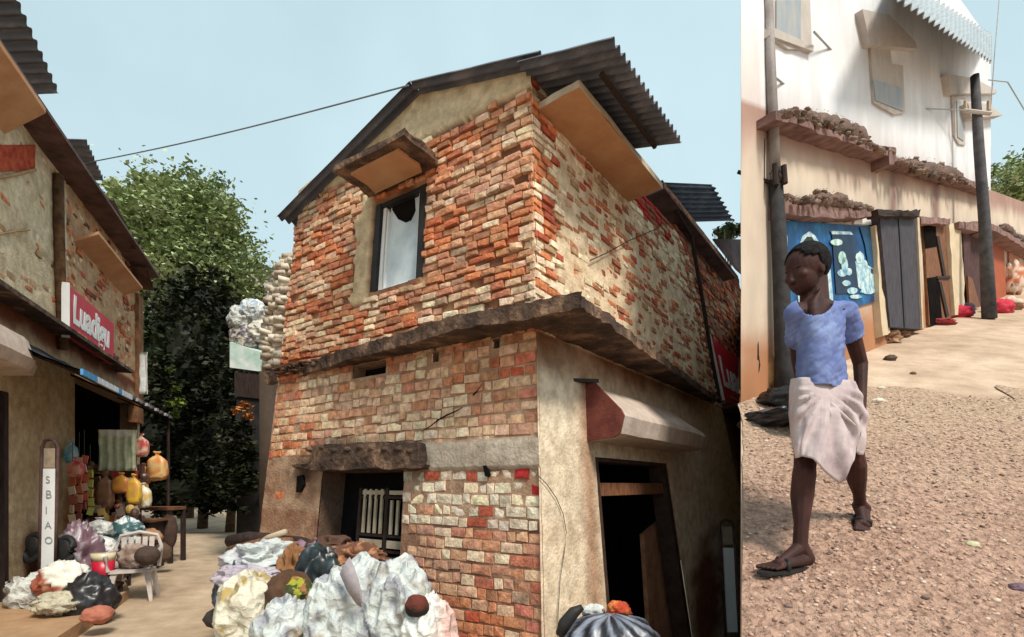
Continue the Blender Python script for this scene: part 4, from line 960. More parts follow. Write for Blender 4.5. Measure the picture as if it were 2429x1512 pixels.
tree('tree', gb(590, 24), 6, at(596, 712, 24), (.8, .8, .75), 2200, GR2, 'small round dark tree seen over the tarpaulin roof left of the brick house', None, .16, 12, .12)
b = thing('hedge', tuple(gb(450, 15.5)), 'low thicket along the far end of the lane, leaves coloured dark for shade', 'hedge')
mb = MB()
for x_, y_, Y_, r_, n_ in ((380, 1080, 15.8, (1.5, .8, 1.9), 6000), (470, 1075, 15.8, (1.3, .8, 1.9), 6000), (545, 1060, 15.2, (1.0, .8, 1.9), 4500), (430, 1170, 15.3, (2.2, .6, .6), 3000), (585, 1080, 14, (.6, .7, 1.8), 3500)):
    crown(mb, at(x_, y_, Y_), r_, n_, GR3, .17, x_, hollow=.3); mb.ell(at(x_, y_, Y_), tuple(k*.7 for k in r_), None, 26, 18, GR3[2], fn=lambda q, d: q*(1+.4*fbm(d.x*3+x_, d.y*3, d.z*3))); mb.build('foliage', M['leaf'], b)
mb = MB(); crown(mb, at(405, 930, 14.3), (.35, .3, .7), 330, [(.12, .17, .03), (.09, .13, .03)], .16, 31)
mb.build('fresh_shoots', M['leaf'], b)['kind'] = 'stuff'
tree('tree', gb(2412, 24), 6, at(2412, 440, 24), (1.5, 1.5, 1.6), 5200, GR1, 'green tree beyond the end of the white building at the right', 'trees beyond the white building', .2, 14, .15)
tree('tree', gb(2440, 27), 6, at(2455, 500, 27), (1.9, 1.5, 1.8), 5200, GR2, 'darker lower tree at the right edge beyond the row of shop fronts', 'trees beyond the white building', .2, 15, .15)
tree('tree', gb(1735, 19), 6, at(1725, 552, 19), (.5, .5, .4), 900, GR2, 'small tree top just visible behind the tin roof right of the brick house', None, .14, 16, .1)
# pale house and clutter seen between the lane and the brick house
pb = thing('pale_house', tuple(gb(600, 26)), 'pale far house with a grey sloping roof edge left of the brick house', 'house')
mb = MB(); Y = 26; mb.prism([at(520, 615, Y), at(700, 660, Y), at(700, 900, Y), at(520, 900, Y)], (0, 3, 0)); 
mb.build('wall', pm('far_wall', rgb(190, 178, 168, .85), rgb(208, 198, 186, .85), 2, .9), pb)
mb = MB(); mb.prism([at(500, 570, 25.7), at(672, 648, 25.7), at(672, 656, 25.7), at(500, 580, 25.7)], (0, 3.6, .3)); mb.build('roof', M['tin'], pb)
mb = MB(); mb.prism([at(575, 880, 25.9), at(700, 880, 25.9), at(700, 1150, 25.9), at(575, 1150, 25.9)], (0, 2.9, 0)); mb.build('lower_wall', M['black'], pb)
bsh = thing('bush', tuple(gb(575, 10.9)), 'dark leafy bush growing against the left edge of the brick house', 'bush')
mb = MB(); crown(mb, at(566, 1100, 10.9), (.42, .3, 1.25), 3600, GR3, .12, 61, hollow=.2); crown(mb, at(580, 975, 10.7), (.22, .2, .25), 260, [(.36, .14, .04), (.25, .12, .05)], .1, 62, hollow=.2); mb.build('foliage', M['leaf'], bsh)
ts = thing('tarpaulin_roof', tuple(gb(600, 12)), 'low shed with a green and white tarpaulin roof behind the left edge of the brick house', 'shed')
mb = MB(); mb.prism([at(545, 812, 11.4), at(650, 846, 11.4), at(650, 886, 11.4), at(545, 872, 11.4)], (0, .9, .25)); o = mb.build('tarpaulin', pm('tarp', rgb(150, 186, 170), rgb(222, 226, 224), 2.5, .6, bump=.4, bscale=8), ts)
mb = MB(); mb.prism([at(556, 884, 11.4), at(650, 892, 11.4), at(650, 950, 11.4), at(556, 940, 11.4)], (0, 1.2, 0)); mb.build('eave_beam', M['dwood'], ts)
mb = MB(); q = at(612, 940, 11.8); mb.box((q.x, q.y, q.z/2), (.6, .7, q.z)); mb.build('wall', M['black'], ts)
for k, (x, y, r, c, lab) in enumerate(((575, 760, .30, W1, 'white bundle on the tarpaulin roof, nearest the lane'), (600, 740, .26, lambda v: (.35, .42, .5) if fbm(v.x*8, v.y*8, v.z*8) > 0 else (.7, .7, .68), 'blue and white bundle on the tarpaulin roof'), (585, 805, .34, lambda v: (.12, .1, .14) if fbm(v.x*9, v.y*9, v.z*9) > .0 else (.62, .56, .48), 'dark and cream striped heap of rags on the tarpaulin roof'), (618, 790, .26, lambda v: (.66, .62, .54), 'cream bundle on the tarpaulin roof against the brick house'))):
    lump('bundle', at(x, y, 11.7), (r, .3, r*1.05), lab, 'bundle', c, 'sack', 40+k, .3, sharp=.2, nu=48, nv_=32)
# crumbling pier running up the left edge of the brick house
pr = thing('rubble_pier', tuple(gb(655, 8.6)), 'pale crumbling rubble pier behind the left edge of the brick house', 'pier')
mb = MB(); vs = []
pts = [(640, 880), (637, 820), (642, 760), (655, 700), (668, 640), (690, 610)]
for k in range(len(pts)-1):
    for i in range(10):
        t = i/10; x = pts[k][0]*(1-t)+pts[k+1][0]*t; y = pts[k][1]*(1-t)+pts[k+1][1]*t
        for j in range(3): mb.box(at(x-4+j*14+random.uniform(-5, 5), y+random.uniform(-5, 5), 8.7+random.uniform(-.1, .1)), (random.uniform(.10, .2), .15, random.uniform(.05, .09)), random.uniform(-.5, .5), ry=random.uniform(-.3, .3), col=random.choice([(.62, .54, .42), (.55, .47, .38), (.7, .63, .52), (.45, .36, .28)]))
q = at(650, 885, 8.7); mb.box((q.x, q.y, q.z/2), (.34, .3, q.z), 0, (.1, .07, .05)); mb.build('masonry', M['col'], pr, True)

# ------------------------------------------------------------------ heap of sacks at the foot of the brick house
def sackc(dirt, d2=(.30, .25, .19)):
    def f(v):
        c = lerp((.56, .585, .58), (.34, .34, .38), ss(.02, .22, fbm(v.x*7+dirt, v.y*7, v.z*5, 4)))
        return lerp(c, d2, ss(.14, .34, fbm(v.x*4+dirt*2, v.y*4, v.z*4)))
    return f
def heap(name, px, py, Y, r, lab, cat, cf, mat='sack', seed=0, amp=.25, sharp=.3, fr=1.05, M3=None, nu=96, nv_=70):
    return lump(name, at(px, py, Y), r, lab, cat, cf, mat, seed, amp, fr, None, sharp, M3, nu, nv_)
heap('sack', 868, 1455, 4.3, (.40, .34, .43), 'big white plastic sack in the middle of the heap under the grille window', 'sack', sackc(1), seed=1, amp=.22)
heap('sack', 945, 1450, 4.15, (.25, .28, .40), 'tall white sack on the right side of the heap, next to the clay pot', 'sack', sackc(4), seed=2, amp=.25)
heap('sack', 1015, 1530, 4.0, (.22, .24, .36), 'white sack with a pinkish side at the right end of the heap', 'sack', lambda v: lerp((.78, .78, .75), (.66, .44, .40), ss(.04, .16, v.x)), seed=3, amp=.2)
heap('sack', 790, 1490, 4.1, (.20, .22, .40), 'white sack with a tied neck left of the big white sack', 'sack', sackc(9), seed=4, amp=.25)
heap('sack', 628, 1325, 5.2, (.34, .26, .16), 'flattened white sack on top of the left side of the heap', 'sack', sackc(2, (.45, .38, .45)), seed=5, amp=.3, sharp=.6)
heap('sack', 610, 1368, 5.0, (.38, .26, .12), 'greyish lavender sack under the flattened white one', 'sack', lambda v: lerp((.5, .44, .5), (.36, .3, .36), ss(-.2, .2, fbm(v.x*4, v.y, v.z*6))), seed=6, amp=.3)
heap('sack', 592, 1460, 4.5, (.26, .28, .36), 'cream sack with ochre stains at the lower left of the heap', 'sack', lambda v: lerp((.68, .62, .5), (.40, .28, .1), ss(.08, .3, fbm(v.x*5+3, v.y*5, v.z*5))), seed=7, amp=.2)
heap('sack', 665, 1510, 4.1, (.20, .22, .30), 'white sack with a pointed top at the bottom left of the heap', 'sack', sackc(7), seed=8, amp=.3, sharp=.3, M3=Matrix.Rotation(.3, 3, 'Y'))
heap('bag', 765, 1395, 4.75, (.26, .24, .36), 'black polythene bag between the white sacks', 'bag', lambda v: lerp((.01, .015, .018), (.03, .05, .055), ss(0, .3, fbm(v.x*6, v.y*6, v.z*6))), 'shiny', 9, .3)
heap('bag', 690, 1450, 4.5, (.24, .22, .34), 'dark brown bag under the yellow green leafy bag', 'bag', lambda v: (.09, .045, .025), 'cloth', 10, .3)
heap('bag', 697, 1406, 4.45, (.17, .13, .13), 'yellow green bag of leaves on the dark brown bag', 'bag', lambda v: (.30, .30, .03) if fbm(v.x*14, v.y*14, v.z*14) > .03 else ((.05, .06, .02) if fbm(v.x*9, 5, v.z*9) > -.1 else (.3, .13, .05)), 'cloth', 11, .3, .1)
heap('cloth', 752, 1322, 5.1, (.22, .18, .15), 'crumpled purple brown cloth behind the black bag', 'cloth', lambda v: lerp((.12, .07, .1), (.26, .16, .2), ss(-.1, .2, fbm(v.x*8, v.y*8, v.z*8))), 'cloth', 12, .45, .8)
heap('bag', 565, 1420, 5.0, (.2, .2, .32), 'dark blue grey bag at the left edge of the heap', 'bag', lambda v: (.03, .04, .055), 'shiny', 13, .3)
heap('cloth', 700, 1345, 5.0, (.14, .14, .20), 'rust coloured rag beside the flattened white sack', 'rag', lambda v: (.26, .12, .05), 'cloth', 14, .4, .6)
heap('scrap_heap', 835, 1330, 4.9, (.28, .18, .14), 'heap of brown broken pots and rags below the grille window', 'scrap', lambda v: lerp((.14, .06, .035), (.42, .2, .1), ss(-.1, .25, fbm(v.x*12, v.y*12, v.z*12))), 'cloth', 15, .5, .9)
heap('scrap_heap', 790, 1300, 5.1, (.20, .16, .10), 'small dark brown pile under the left side of the grille window', 'scrap', lambda v: (.09, .045, .03), 'cloth', 16, .5, .8)
heap('clay_pot', 990, 1437, 3.85, (.085, .085, .082), 'round dark red clay pot wedged beside the pinkish white sack', 'pot', lambda v: lerp((.13, .03, .02), (.02, .012, .01), ss(.04, -.04, v.z+.03*fbm(v.x*20, v.z*20))), 'cloth', 17, .22, 0)
mb = MB(); q = [at(x, y, 3.86) for x, y in ((829, 1322), (812, 1345), (806, 1362), (822, 1400), (845, 1434), (856, 1441), (858, 1410), (848, 1372), (838, 1345))]
mb.prism(q, (0, .012, .0)); o = mb.build('flap', M['cloth'], None, True); o.data.name = 'flap'; mb2 = None
for a_ in o.data.color_attributes['Col'].data: a_.color = (.36, .32, .34, 1)
tag(o, 'long grey flap of cloth lying on the big white sack', 'cloth')
for k, (x0, y0, x1, y1, Yq, r, lab) in enumerate(((548, 1312, 690, 1290, 5.5, .075, 'thick brown log behind the flattened white sack'), (600, 1300, 678, 1262, 5.6, .035, 'thin grey stick resting on the brown log'), (545, 1285, 640, 1278, 5.9, .07, 'dark log behind the thick brown log'), (660, 1282, 760, 1300, 5.8, .06, 'short dark log right of the grey stick'))):
    mb = MB(); a_, b_ = at(x0, y0, Yq), at(x1, y1, Yq-.2); mb.tube([a_, a_.lerp(b_, .5)+Vector((0, 0, .02)), b_], [r, r*1.1, r*.9], 9)
    tag(mb.build('log', M['wood'] if k in (0,) else (M['slab'] if k == 1 else M['dwood']), None, True), lab, 'log', 'logs behind the sack heap')
mb = MB(); vs = []; 
for i in range(140):
    x = random.uniform(560, 1000); Yq = random.uniform(4.8, 5.7); g = at(x, 1500, Yq); mb.ell((g.x, Yq, random.uniform(.05, .55)), (random.uniform(.12, .3), .2, random.uniform(.08, .2)), Matrix.Rotation(random.random()*3, 3, 'Z'), 9, 6, random.choice([(.05, .04, .035), (.12, .08, .06), (.10, .08, .08), (.03, .025, .025)]))
tag(mb.build('rubbish', M['cloth'], None, True), 'mixed dark rubbish filling the inside of the sack heap', 'rubbish', kind='stuff')
# loaded basket at the bottom below the doorway
bs = thing('loaded_basket', tuple(gb(1445, 3.55)), 'black and grey ribbed bundle at the bottom of the picture below the doorway', 'bundle')
c = at(1447, 1530, 3.5)
mb = MB()
def fn(q, d):
    k = math.sin(math.atan2(d.x, -d.y)*13+d.z*5); return q*(1+.05*k+.1*fbm(d.x*3, d.y*3, d.z*3))
mb.ell(c, (.33, .26, .20), None, 90, 26, fn=fn)
mb.c = [lerp((.02, .02, .025), (.22, .24, .3), ss(.2, .9, math.sin(math.atan2(v.x-c.x, -(v.y-c.y))*13+(v.z-c.z)*25))) for v in mb.v]
mb.build('ribbed_cover', M['shiny'], bs, True)
mb = MB(); mb.tube([(c.x, c.y, 0), (c.x, c.y, c.z-.1), (c.x, c.y, c.z)], [.2, .27, .28], 20, (.12, .08, .05)); mb.build('basket', M['cloth'], bs, True)
heap('cloth', 1467, 1447, 3.55, (.075, .07, .055), 'crumpled orange red cloth on top of the ribbed bundle', 'cloth', lambda v: lerp((.5, .07, .03), (.65, .22, .06), ss(0, .3, fbm(v.x*20, v.y*20, v.z*20))), 'cloth', 50, .4, .6, nu=30, nv_=20)
heap('cloth', 1408, 1450, 3.6, (.075, .06, .045), 'white rag on the ribbed bundle left of the orange red cloth', 'cloth', W1, 'cloth', 51, .4, .6, nu=30, nv_=20)
mb = MB(); mb.tube([at(1328, 1508, 3.45), at(1340, 1480, 3.45), at(1362, 1452, 3.45), at(1382, 1440, 3.45)], [.03, .045, .04, .02], 8); tag(mb.build('handle', M['black'], None, True), 'black curved handle sticking out left of the ribbed bundle', 'handle')
# hooped board at the right end of the brick house
hb = thing('notice_board', tuple(gb(1725, 8.2)), 'white board in a hooped metal frame beside the doorway wall of the brick house', 'board')
def b2(x, y): return at(x, y, 8.6)
mb = MB(); mb.tube([b2(1722, 1512), b2(1712, 1360), b2(1706, 1250), b2(1710, 1238), b2(1722, 1233), b2(1736, 1238), b2(1741, 1256), b2(1750, 1400), b2(1756, 1512)], .022, 8); mb.build('frame', M['rusty'], hb, True)
mb = MB(); mb.prism([b2(1716, 1300), b2(1740, 1300), b2(1750, 1500), b2(1726, 1500)], (0, .03, 0)); mb.build('panel', M['white'], hb)
mb = MB(); mb.prism([b2(1712, 1250), b2(1736, 1250), b2(1739, 1292), b2(1716, 1292)], (0, .02, 0)); mb.build('header', bpy.data.materials['header'], hb)
for x in (1722, 1756): mb = MB(); q = b2(x, 1512); mb.tube([q, Vector((q.x, q.y, gz(q.x, q.y)))], .02, 6); mb.build('leg', M['rusty'], hb)

# ------------------------------------------------------------------ white building along the climbing road
def wb(px, o=0):      # where the wall line is met by a column of the picture
    r = (px-PW/2)/FPX; Y = (-4.01+o*1.31)/(r-1.18); return Vector((r*Y, Y, 0))
class Wall(Face): pass
pA = wb(1757.5); pB = pA+Vector((1.18, 1, 0))*15
FW = Wall(Vector((pA.x, pA.y, 0)), Vector((pA.x, pA.y, 10)), 10, (1.18, 1), (pB-pA).length, (pB-pA).length)
GRAD = .46/math.hypot(1.18, 1)
def wz(px, py): return FW.hit(px, py)
LW = FW.L0; sE = FW.hit(2350, 300)[0]
t0 = FW.hit(1843, 262); ztop0 = t0[1]-GRAD*t0[0]*LW          # ledge line at s=0
rt0 = FW.hit(2350, 100); zroof0 = rt0[1]-GRAD*rt0[0]*LW
wbld = thing('white_building', tuple(FW.pt(.3, gz(*FW.pt(.3, 0).xy, True), -1)), 'tall white building with windows coloured pale for haze along the climbing road', 'building')
def gW(s_): return .46*min(FW.pt(s_, 0).y, 30)-.05
mb = MB(); vs = []; cs = []; NA, NB = 150, 90
def cW(s_, z):
    P = FW.pt(s_, z); X, Y = pix(P); t = .5+fbm(s_*18, z*1.2, 3)
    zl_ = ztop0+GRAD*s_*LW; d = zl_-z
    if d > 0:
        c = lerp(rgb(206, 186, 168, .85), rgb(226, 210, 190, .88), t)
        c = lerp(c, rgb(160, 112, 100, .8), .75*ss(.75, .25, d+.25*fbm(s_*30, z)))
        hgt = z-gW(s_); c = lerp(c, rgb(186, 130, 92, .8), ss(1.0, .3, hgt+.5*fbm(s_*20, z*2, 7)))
        for x0 in (2118, 2220): c = lerp(rgb(150, 120, 112, .85), c, ss(0, 1, abs(X-x0)/16))
        return c
    c = lerp((.66, .67, .70), (.80, .81, .83), t)
    if X < 1800: c = lerp(c, (.62, .55, .5), ss(-1.2, 0, d+.0)*.8)  # pinkish plaster paling upwards, haze put into the wall colour
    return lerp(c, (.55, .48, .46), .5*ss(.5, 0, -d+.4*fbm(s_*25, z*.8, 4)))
s2 = FW.hit(2600, 600)[0]
def grid(a0, a1, zb, zt, na, nb):
    vs = []; cs = []
    for j in range(nb+1):
        for i in range(na+1):
            a = a0+(a1-a0)*i/na; z = zb(a)+(zt(a)-zb(a))*j/nb; vs.append(FW.pt(a, z, .012*fbm(a*30, z*1.5, 5))); cs.append(cW(a, z))
    mb.add(vs, [(j*(na+1)+i, j*(na+1)+i+1, (j+1)*(na+1)+i+1, (j+1)*(na+1)+i) for j in range(nb) for i in range(na)], cs)
lineL = lambda a: ztop0+GRAD*a*LW
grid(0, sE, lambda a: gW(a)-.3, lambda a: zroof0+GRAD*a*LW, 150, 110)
q = [FW.pt(0, -.1), FW.pt(0, zroof0), FW.pt(sE, zroof0+GRAD*sE*LW), FW.pt(sE, 3)]; e = Vector((.50, 1, 0)).normalized()*2.6
bk_ = [p+e for p in q]; mb.add(q+bk_, [(0, 1, 5, 4), (1, 2, 6, 5), (2, 3, 7, 6), (4, 5, 6, 7)], (.8, .79, .78))
mb.build('wall', M['whitewall'], wbld, True)
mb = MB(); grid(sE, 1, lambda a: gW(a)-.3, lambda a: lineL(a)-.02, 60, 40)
q = [FW.pt(sE, 3), FW.pt(sE, lineL(sE)-.02), FW.pt(1, lineL(1)-.02), FW.pt(1, 5)]; bk_ = [p+e for p in q]; mb.add(q+bk_, [(0, 1, 5, 4), (1, 2, 6, 5), (2, 3, 7, 6), (4, 5, 6, 7)], (.6, .5, .42))
lowb = thing('shop_row', tuple(FW.pt((sE+1)/2, gW((sE+1)/2), -1)), 'low cream row of shops beyond the white building', 'building'); mb.build('wall', M['whitewall'], lowb, True)
def part(nm, pts, o0, o1, mat, par, col=(1, 1, 1)):
    mb = MB(); FW.plate(mb, pts, o0, o1, col); o = mb.build(nm, M[mat] if isinstance(mat, str) else mat, par)
    if 'ledge' in nm or 'lintel' in nm or 'awning' in nm: rough(o, 8, .025, 3)
    elif 'post' in nm: rough(o, 8, .025, 3)
    return o
pale1 = pm('hazed_brown', rgb(176, 166, 158), rgb(190, 182, 176), 4, .9, bump=.3)  # window and shade colours made pale to stand in for haze
pale2 = pm('hazed_blue', rgb(138, 152, 162), rgb(168, 166, 164), 5, .7, bump=.2, stretch=(1, 1, .3))
ledgem = pm('brown_ledge', rgb(98, 72, 68), rgb(146, 116, 108), 5, .9, bump=.7, bscale=18)
moss = pm('dry_growth', rgb(92, 66, 58), rgb(136, 104, 90), 9, .95, bump=1, bscale=24, dist=.04)
# long ledge
part('ledge', [(1843, 262), (1920, 290), (2020, 326), (2120, 362), (2120, 374), (2020, 342), (1920, 306), (1843, 282)], .0, .22, ledgem, wbld)
part('ledge', [(2122, 372), (2220, 400), (2340, 440), (2345, 455), (2220, 414), (2122, 384)], .0, .22, ledgem, wbld)
part('ledge_bracket', [(2110, 346), (2124, 350), (2124, 394), (2111, 390)], .0, .24, ledgem, wbld)
def growth(path, r, n, seed, par, nm='dry_plants'):
    rnd = random.Random(seed); mb = MB(); P_ = []; R_ = []
    for k in range(len(path)-1):
        for q_ in range(14):
            f = q_/14; x, y, h = [path[k][m_]*(1-f)+path[k+1][m_]*f for m_ in range(3)]; p = FW.p3(x, y, .14)
            P_.append(p+Vector((0, 0, h*p.y/FPX*.22))); R_.append(max(.02, h*p.y/FPX*.42*(1+.5*fbm(x*.06, seed, 1))))
    mb.tube(P_, R_, 14, (.14, .085, .07)); mb.v = [v+Vector((fbm(v.x*9, v.y*9, v.z*9), fbm(v.x*9+5, v.y*9, v.z*9), fbm(v.x*9, v.y*9, v.z*9+5)))*.07 for v in mb.v]
    for i in range(n):
        t = rnd.random()*(len(path)-1); k = int(t); f = t-k; x = path[k][0]*(1-f)+path[k+1][0]*f; y = path[k][1]*(1-f)+path[k+1][1]*f; h = path[k][2]*(1-f)+path[k+1][2]*f
        yy = y-abs(rnd.gauss(0, .42))*h; p = FW.p3(x+rnd.gauss(0, 3), max(yy, y-h), .2+rnd.uniform(-.12, .12)); a = rnd.random()*6.28; L = r*rnd.uniform(.35, 1.0)
        u = Vector((math.cos(a), math.sin(a)*.6, rnd.uniform(-.2, 1))).normalized()*L; w = u.cross(Vector((rnd.gauss(0, 1), 1, .3))).normalized()*L*.35
        c = rnd.choice([(.15, .09, .075), (.20, .13, .11), (.11, .075, .06), (.25, .17, .14)])
        if i % 3: continue
        if i % 36 == 0: k_ = rnd.uniform(.35, .8)*r; mb.ell(p-Vector((0, 0, .3*r)), (k_*1.3, k_, k_*.7), None, 8, 6, tuple(x*.9 for x in c), fn=lambda q, d: q*(1+.5*noise.noise(d*2.3+p)))
        else: u *= .7; w *= .5; mb.add([p-u*.5, p+w*.5, p+u*.5, p-w*.5], [(0, 1, 2, 3)], c)
    mb.build(nm, M['leaf'], par, True)['kind'] = 'stuff'
growth([(1850, 270, 10), (1905, 288, 34), (1960, 310, 48), (2030, 335, 50), (2068, 352, 12), (2115, 362, 8)], .06, 4200, 1, wbld)
growth([(2135, 382, 8), (2165, 402, 30), (2210, 418, 42), (2255, 428, 40), (2290, 436, 12), (2340, 450, 8)], .08, 3200, 2, wbld)
# upper windows and shades
def window(shade, opening, pane, so=.38):
    w = part('window', opening, .0, .035, pale1, wbld); part('pane', pane, .036, .05, pale2, w)
    if shade: part('window_shade', shade, .0, so, pale1, wbld)
window([(1826, 62), (1930, 108), (1930, 122), (1826, 84)], [(1832, 0), (1922, 0), (1926, 118), (1870, 116), (1832, 90)], [(1842, 0), (1900, 0), (1900, 96), (1842, 80)], .06)
window([(2046, 22), (2110, 36), (2172, 100), (2176, 116), (2064, 106), (2062, 96)], [(2065, 108), (2112, 116), (2116, 152), (2142, 156), (2147, 268), (2122, 272), (2074, 244)], [(2072, 190), (2140, 210), (2143, 264), (2078, 238)], .10)
window([(2248, 176), (2312, 186), (2364, 214), (2364, 222), (2255, 222)], [(2258, 228), (2290, 232), (2290, 345), (2275, 342), (2262, 320)], [(2270, 240), (2284, 242), (2286, 335), (2272, 325)], .12)
part('window_shade', [(2296, 244), (2345, 246), (2378, 274), (2305, 280)], .0, .2, pale1, wbld)
mb = MB(); q = [FW.p3(2120, -60, .0), FW.p3(2352, 84, .0), FW.p3(2352, 150, .75), FW.p3(2120, -10, .75)]
corrugated(mb, q[0], q[1], q[3]+Vector((0, 0, 0)), q[2], 22, .03); mb.build('roof_sheet', pm('pale_tin', rgb(150, 158, 164), rgb(176, 184, 188), 3, .5, bump=.1), wbld, True)
# lower storey of the white building
part('lower_ledge', [(1858, 470), (1930, 482), (2070, 493), (2070, 512), (2030, 516), (1960, 518), (1858, 508)], .0, .16, ledgem, wbld)
growth([(1858, 474, 14), (1915, 480, 16), (1945, 482, 36), (1990, 486, 34), (2015, 490, 18), (2066, 496, 8)], .05, 2600, 3, wbld)
part('white_patch', [(2030, 508), (2080, 506), (2084, 534), (2026, 532)], .0, .03, 'white', wbld)
part('cream_post', [(2075, 536), (2090, 538), (2112, 790), (2094, 798)], .0, .10, 'cream', wbld)
part('cream_post', [(2252, 530), (2278, 534), (2290, 742), (2266, 750)], .0, .12, 'cream', wbld)
d1 = part('steel_door', [(2086, 510), (2180, 513), (2191, 782), (2112, 776)], .0, .14, pm('grey_door', rgb(48, 44, 50), rgb(76, 70, 78), 6, .7, bump=.5, stretch=(5, 5, .8)), wbld)
part('door_lintel', [(2080, 498), (2150, 500), (2184, 496), (2184, 514), (2084, 512)], .1, .24, 'dwood', d1)
part('door_edge', [(2176, 516), (2181, 516), (2191, 780), (2188, 780)], .1, .17, 'slab', d1)
part('door_stile', [(2132, 514), (2136, 514), (2150, 776), (2146, 776)], .14, .155, 'black', d1)
d2 = part('wooden_door', [(2192, 530), (2252, 532), (2264, 752), (2204, 772)], .0, .05, 'wood', wbld)
part('door_lintel', [(2182, 512), (2254, 520), (2254, 534), (2184, 530)], .0, .16, ledgem, d2)
part('dark_panel', [(2192, 535), (2220, 537), (2222, 585), (2196, 590)], .05, .06, 'void', d2); part('dark_panel', [(2200, 660), (2226, 656), (2236, 768), (2208, 772)], .05, .06, 'void', d2)
for pts in ([(2222, 560), (2228, 560), (2246, 660), (2240, 660)], [(2228, 668), (2234, 668), (2252, 750), (2246, 752)], [(2224, 655), (2260, 655), (2260, 661), (2224, 661)]): part('brace', pts, .05, .08, 'dwood', d2)
d3 = part('dark_doorway', [(2284, 545), (2344, 548), (2350, 738), (2292, 742)], .0, .03, pm('maroon_dark', rgb(58, 36, 36), rgb(84, 56, 54), 5, .9, bump=.3), lowb)
part('lean_board', [(2296, 655), (2306, 660), (2326, 728), (2300, 735)], .1, .14, 'wood', d3)
part('door_lintel', [(2276, 526), (2320, 526), (2350, 545), (2350, 554), (2278, 542)], .0, .2, ledgem, lowb)
part('shutter', [(2352, 545), (2380, 550), (2388, 722), (2360, 728)], .0, .05, pm('rust_red', rgb(140, 60, 38), rgb(176, 96, 60), 6, .8, bump=.5, stretch=(5, 5, .8)), lowb)
part('shutter', [(2392, 560), (2414, 566), (2424, 700), (2398, 712)], .0, .05, pm('dull_red', rgb(150, 84, 66), rgb(190, 140, 110), 6, .8, bump=.5, stretch=(5, 5, .8)), lowb)
part('awning_edge', [(2350, 530), (2380, 545), (2429, 575), (2470, 600), (2470, 612), (2429, 588), (2380, 558), (2350, 546)], .0, .4, ledgem, lowb)
growth([(2370, 545, 8), (2380, 548, 26), (2400, 558, 14), (2429, 575, 18), (2460, 590, 10)], .09, 600, 4, lowb)
# painted mural panel
mu = thing('mural', tuple(FW.p3(1975, 720, .05)), 'bright blue painted wall panel with a white haloed dark dome shape', 'mural')
blue = pm('mural_blue', rgb(4, 44, 84), rgb(20, 120, 172), 2.2, .5, bump=.1, c3=rgb(8, 78, 132))
pan = part('panel', [(1858, 524), (1990, 532), (2076, 538), (2088, 712), (2036, 727), (1868, 800)], .0, .03, blue, mu)
def blob(nm, pts, o, mat): return part(nm, pts, o-.006, o, mat, mu)
mw = pm('mural_white', rgb(84, 150, 180), rgb(214, 228, 222), 9, .5, bump=.05); mg = pm('mural_pale', rgb(120, 170, 160), rgb(216, 232, 224), 6, .5, bump=.05)
blob('halo', [(1888, 640), (1894, 590), (1904, 560), (1920, 549), (1934, 560), (1948, 585), (1968, 620), (1976, 700), (1978, 776), (1900, 780)], .037, mw)
blob('white_edge', [(1860, 545), (1868, 560), (1870, 640), (1874, 700), (1866, 700), (1860, 620)], .037, mw)
blob('dome', [(1902, 600), (1905, 575), (1915, 562), (1926, 562), (1936, 578), (1941, 602)], .044, 'black')
blob('dark_panel', [(1974, 556), (2022, 558), (2036, 680), (2030, 694), (1984, 698)], .044, pm('mural_navy', rgb(8, 26, 48), rgb(14, 46, 78), 6, .5, bump=.05))
blob('panel_top', [(1972, 548), (2018, 550), (2024, 557), (1974, 556)], .05, mw)
for i, (x, y, w, h) in enumerate(((1985, 575, 14, 8), (1998, 612, 9, 16), (2004, 630, 8, 20), (1998, 648, 11, 9), (2014, 645, 7, 9), (2008, 672, 10, 7), (2022, 690, 12, 8))):
    blob('light_mark', [(x+w*math.cos(a)*(1+.2*nv(a, i)), y+h*math.sin(a)) for a in [k*6.283/10 for k in range(10)]], .052, mg if i in (0, 1) else mw)
for i, (x, y, w, h) in enumerate(((2044, 640, 22, 26), (2056, 668, 24, 22), (2066, 630, 13, 8), (2040, 612, 10, 14), (2060, 690, 18, 8), (2030, 704, 14, 5))):
    blob('white_cloud', [(x+w*math.cos(a)*(1+.25*nv(a*2, i)), y+h*math.sin(a)*(1+.25*nv(a*2, i, 3))) for a in [k*6.283/16 for k in range(16)]], .036+.002*i, mw)
blob('dark_corner', [(2040, 538), (2074, 540), (2080, 640), (2060, 628), (2052, 580)], .047, pm('mural_deep', rgb(6, 60, 96), rgb(10, 84, 120), 4, .5))
# poles
p1 = thing('utility_pole', tuple(at(1862, 940, 5.75)), 'near dark pole, its top coloured pale for haze, rising behind the man', 'pole')
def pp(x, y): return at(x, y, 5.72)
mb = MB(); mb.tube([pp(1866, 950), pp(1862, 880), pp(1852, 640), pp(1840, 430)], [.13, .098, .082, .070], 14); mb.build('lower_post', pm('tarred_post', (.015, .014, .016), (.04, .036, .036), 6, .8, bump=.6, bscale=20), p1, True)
mb = MB(); mb.tube([pp(1840, 430), pp(1830, 200), pp(1821, -30)], [.056, .052, .046], 12); mb.build('upper_pole', pm('haze_grey', rgb(120, 110, 106), rgb(150, 142, 138), 4, .6), p1, True)  # pale grey puts haze over the pole's upper half into its colour
mb = MB(); mb.tube([pp(1828, 408), pp(1850, 412)], .03, 8); mb.tube([pp(1826, 440), pp(1856, 444)], .022, 8); mb.tube([pp(1829, 400)+Vector((0, -.08, 0)), pp(1832, 450)+Vector((0, -.08, 0))], .03, 8); mb.tube([pp(1850, 404)+Vector((0, -.08, 0)), pp(1853, 446)+Vector((0, -.08, 0))], .03, 8); mb.tube([pp(1838, 428), pp(1846, 430)], .09, 10); mb.build('clamp', M['dwood'], p1)
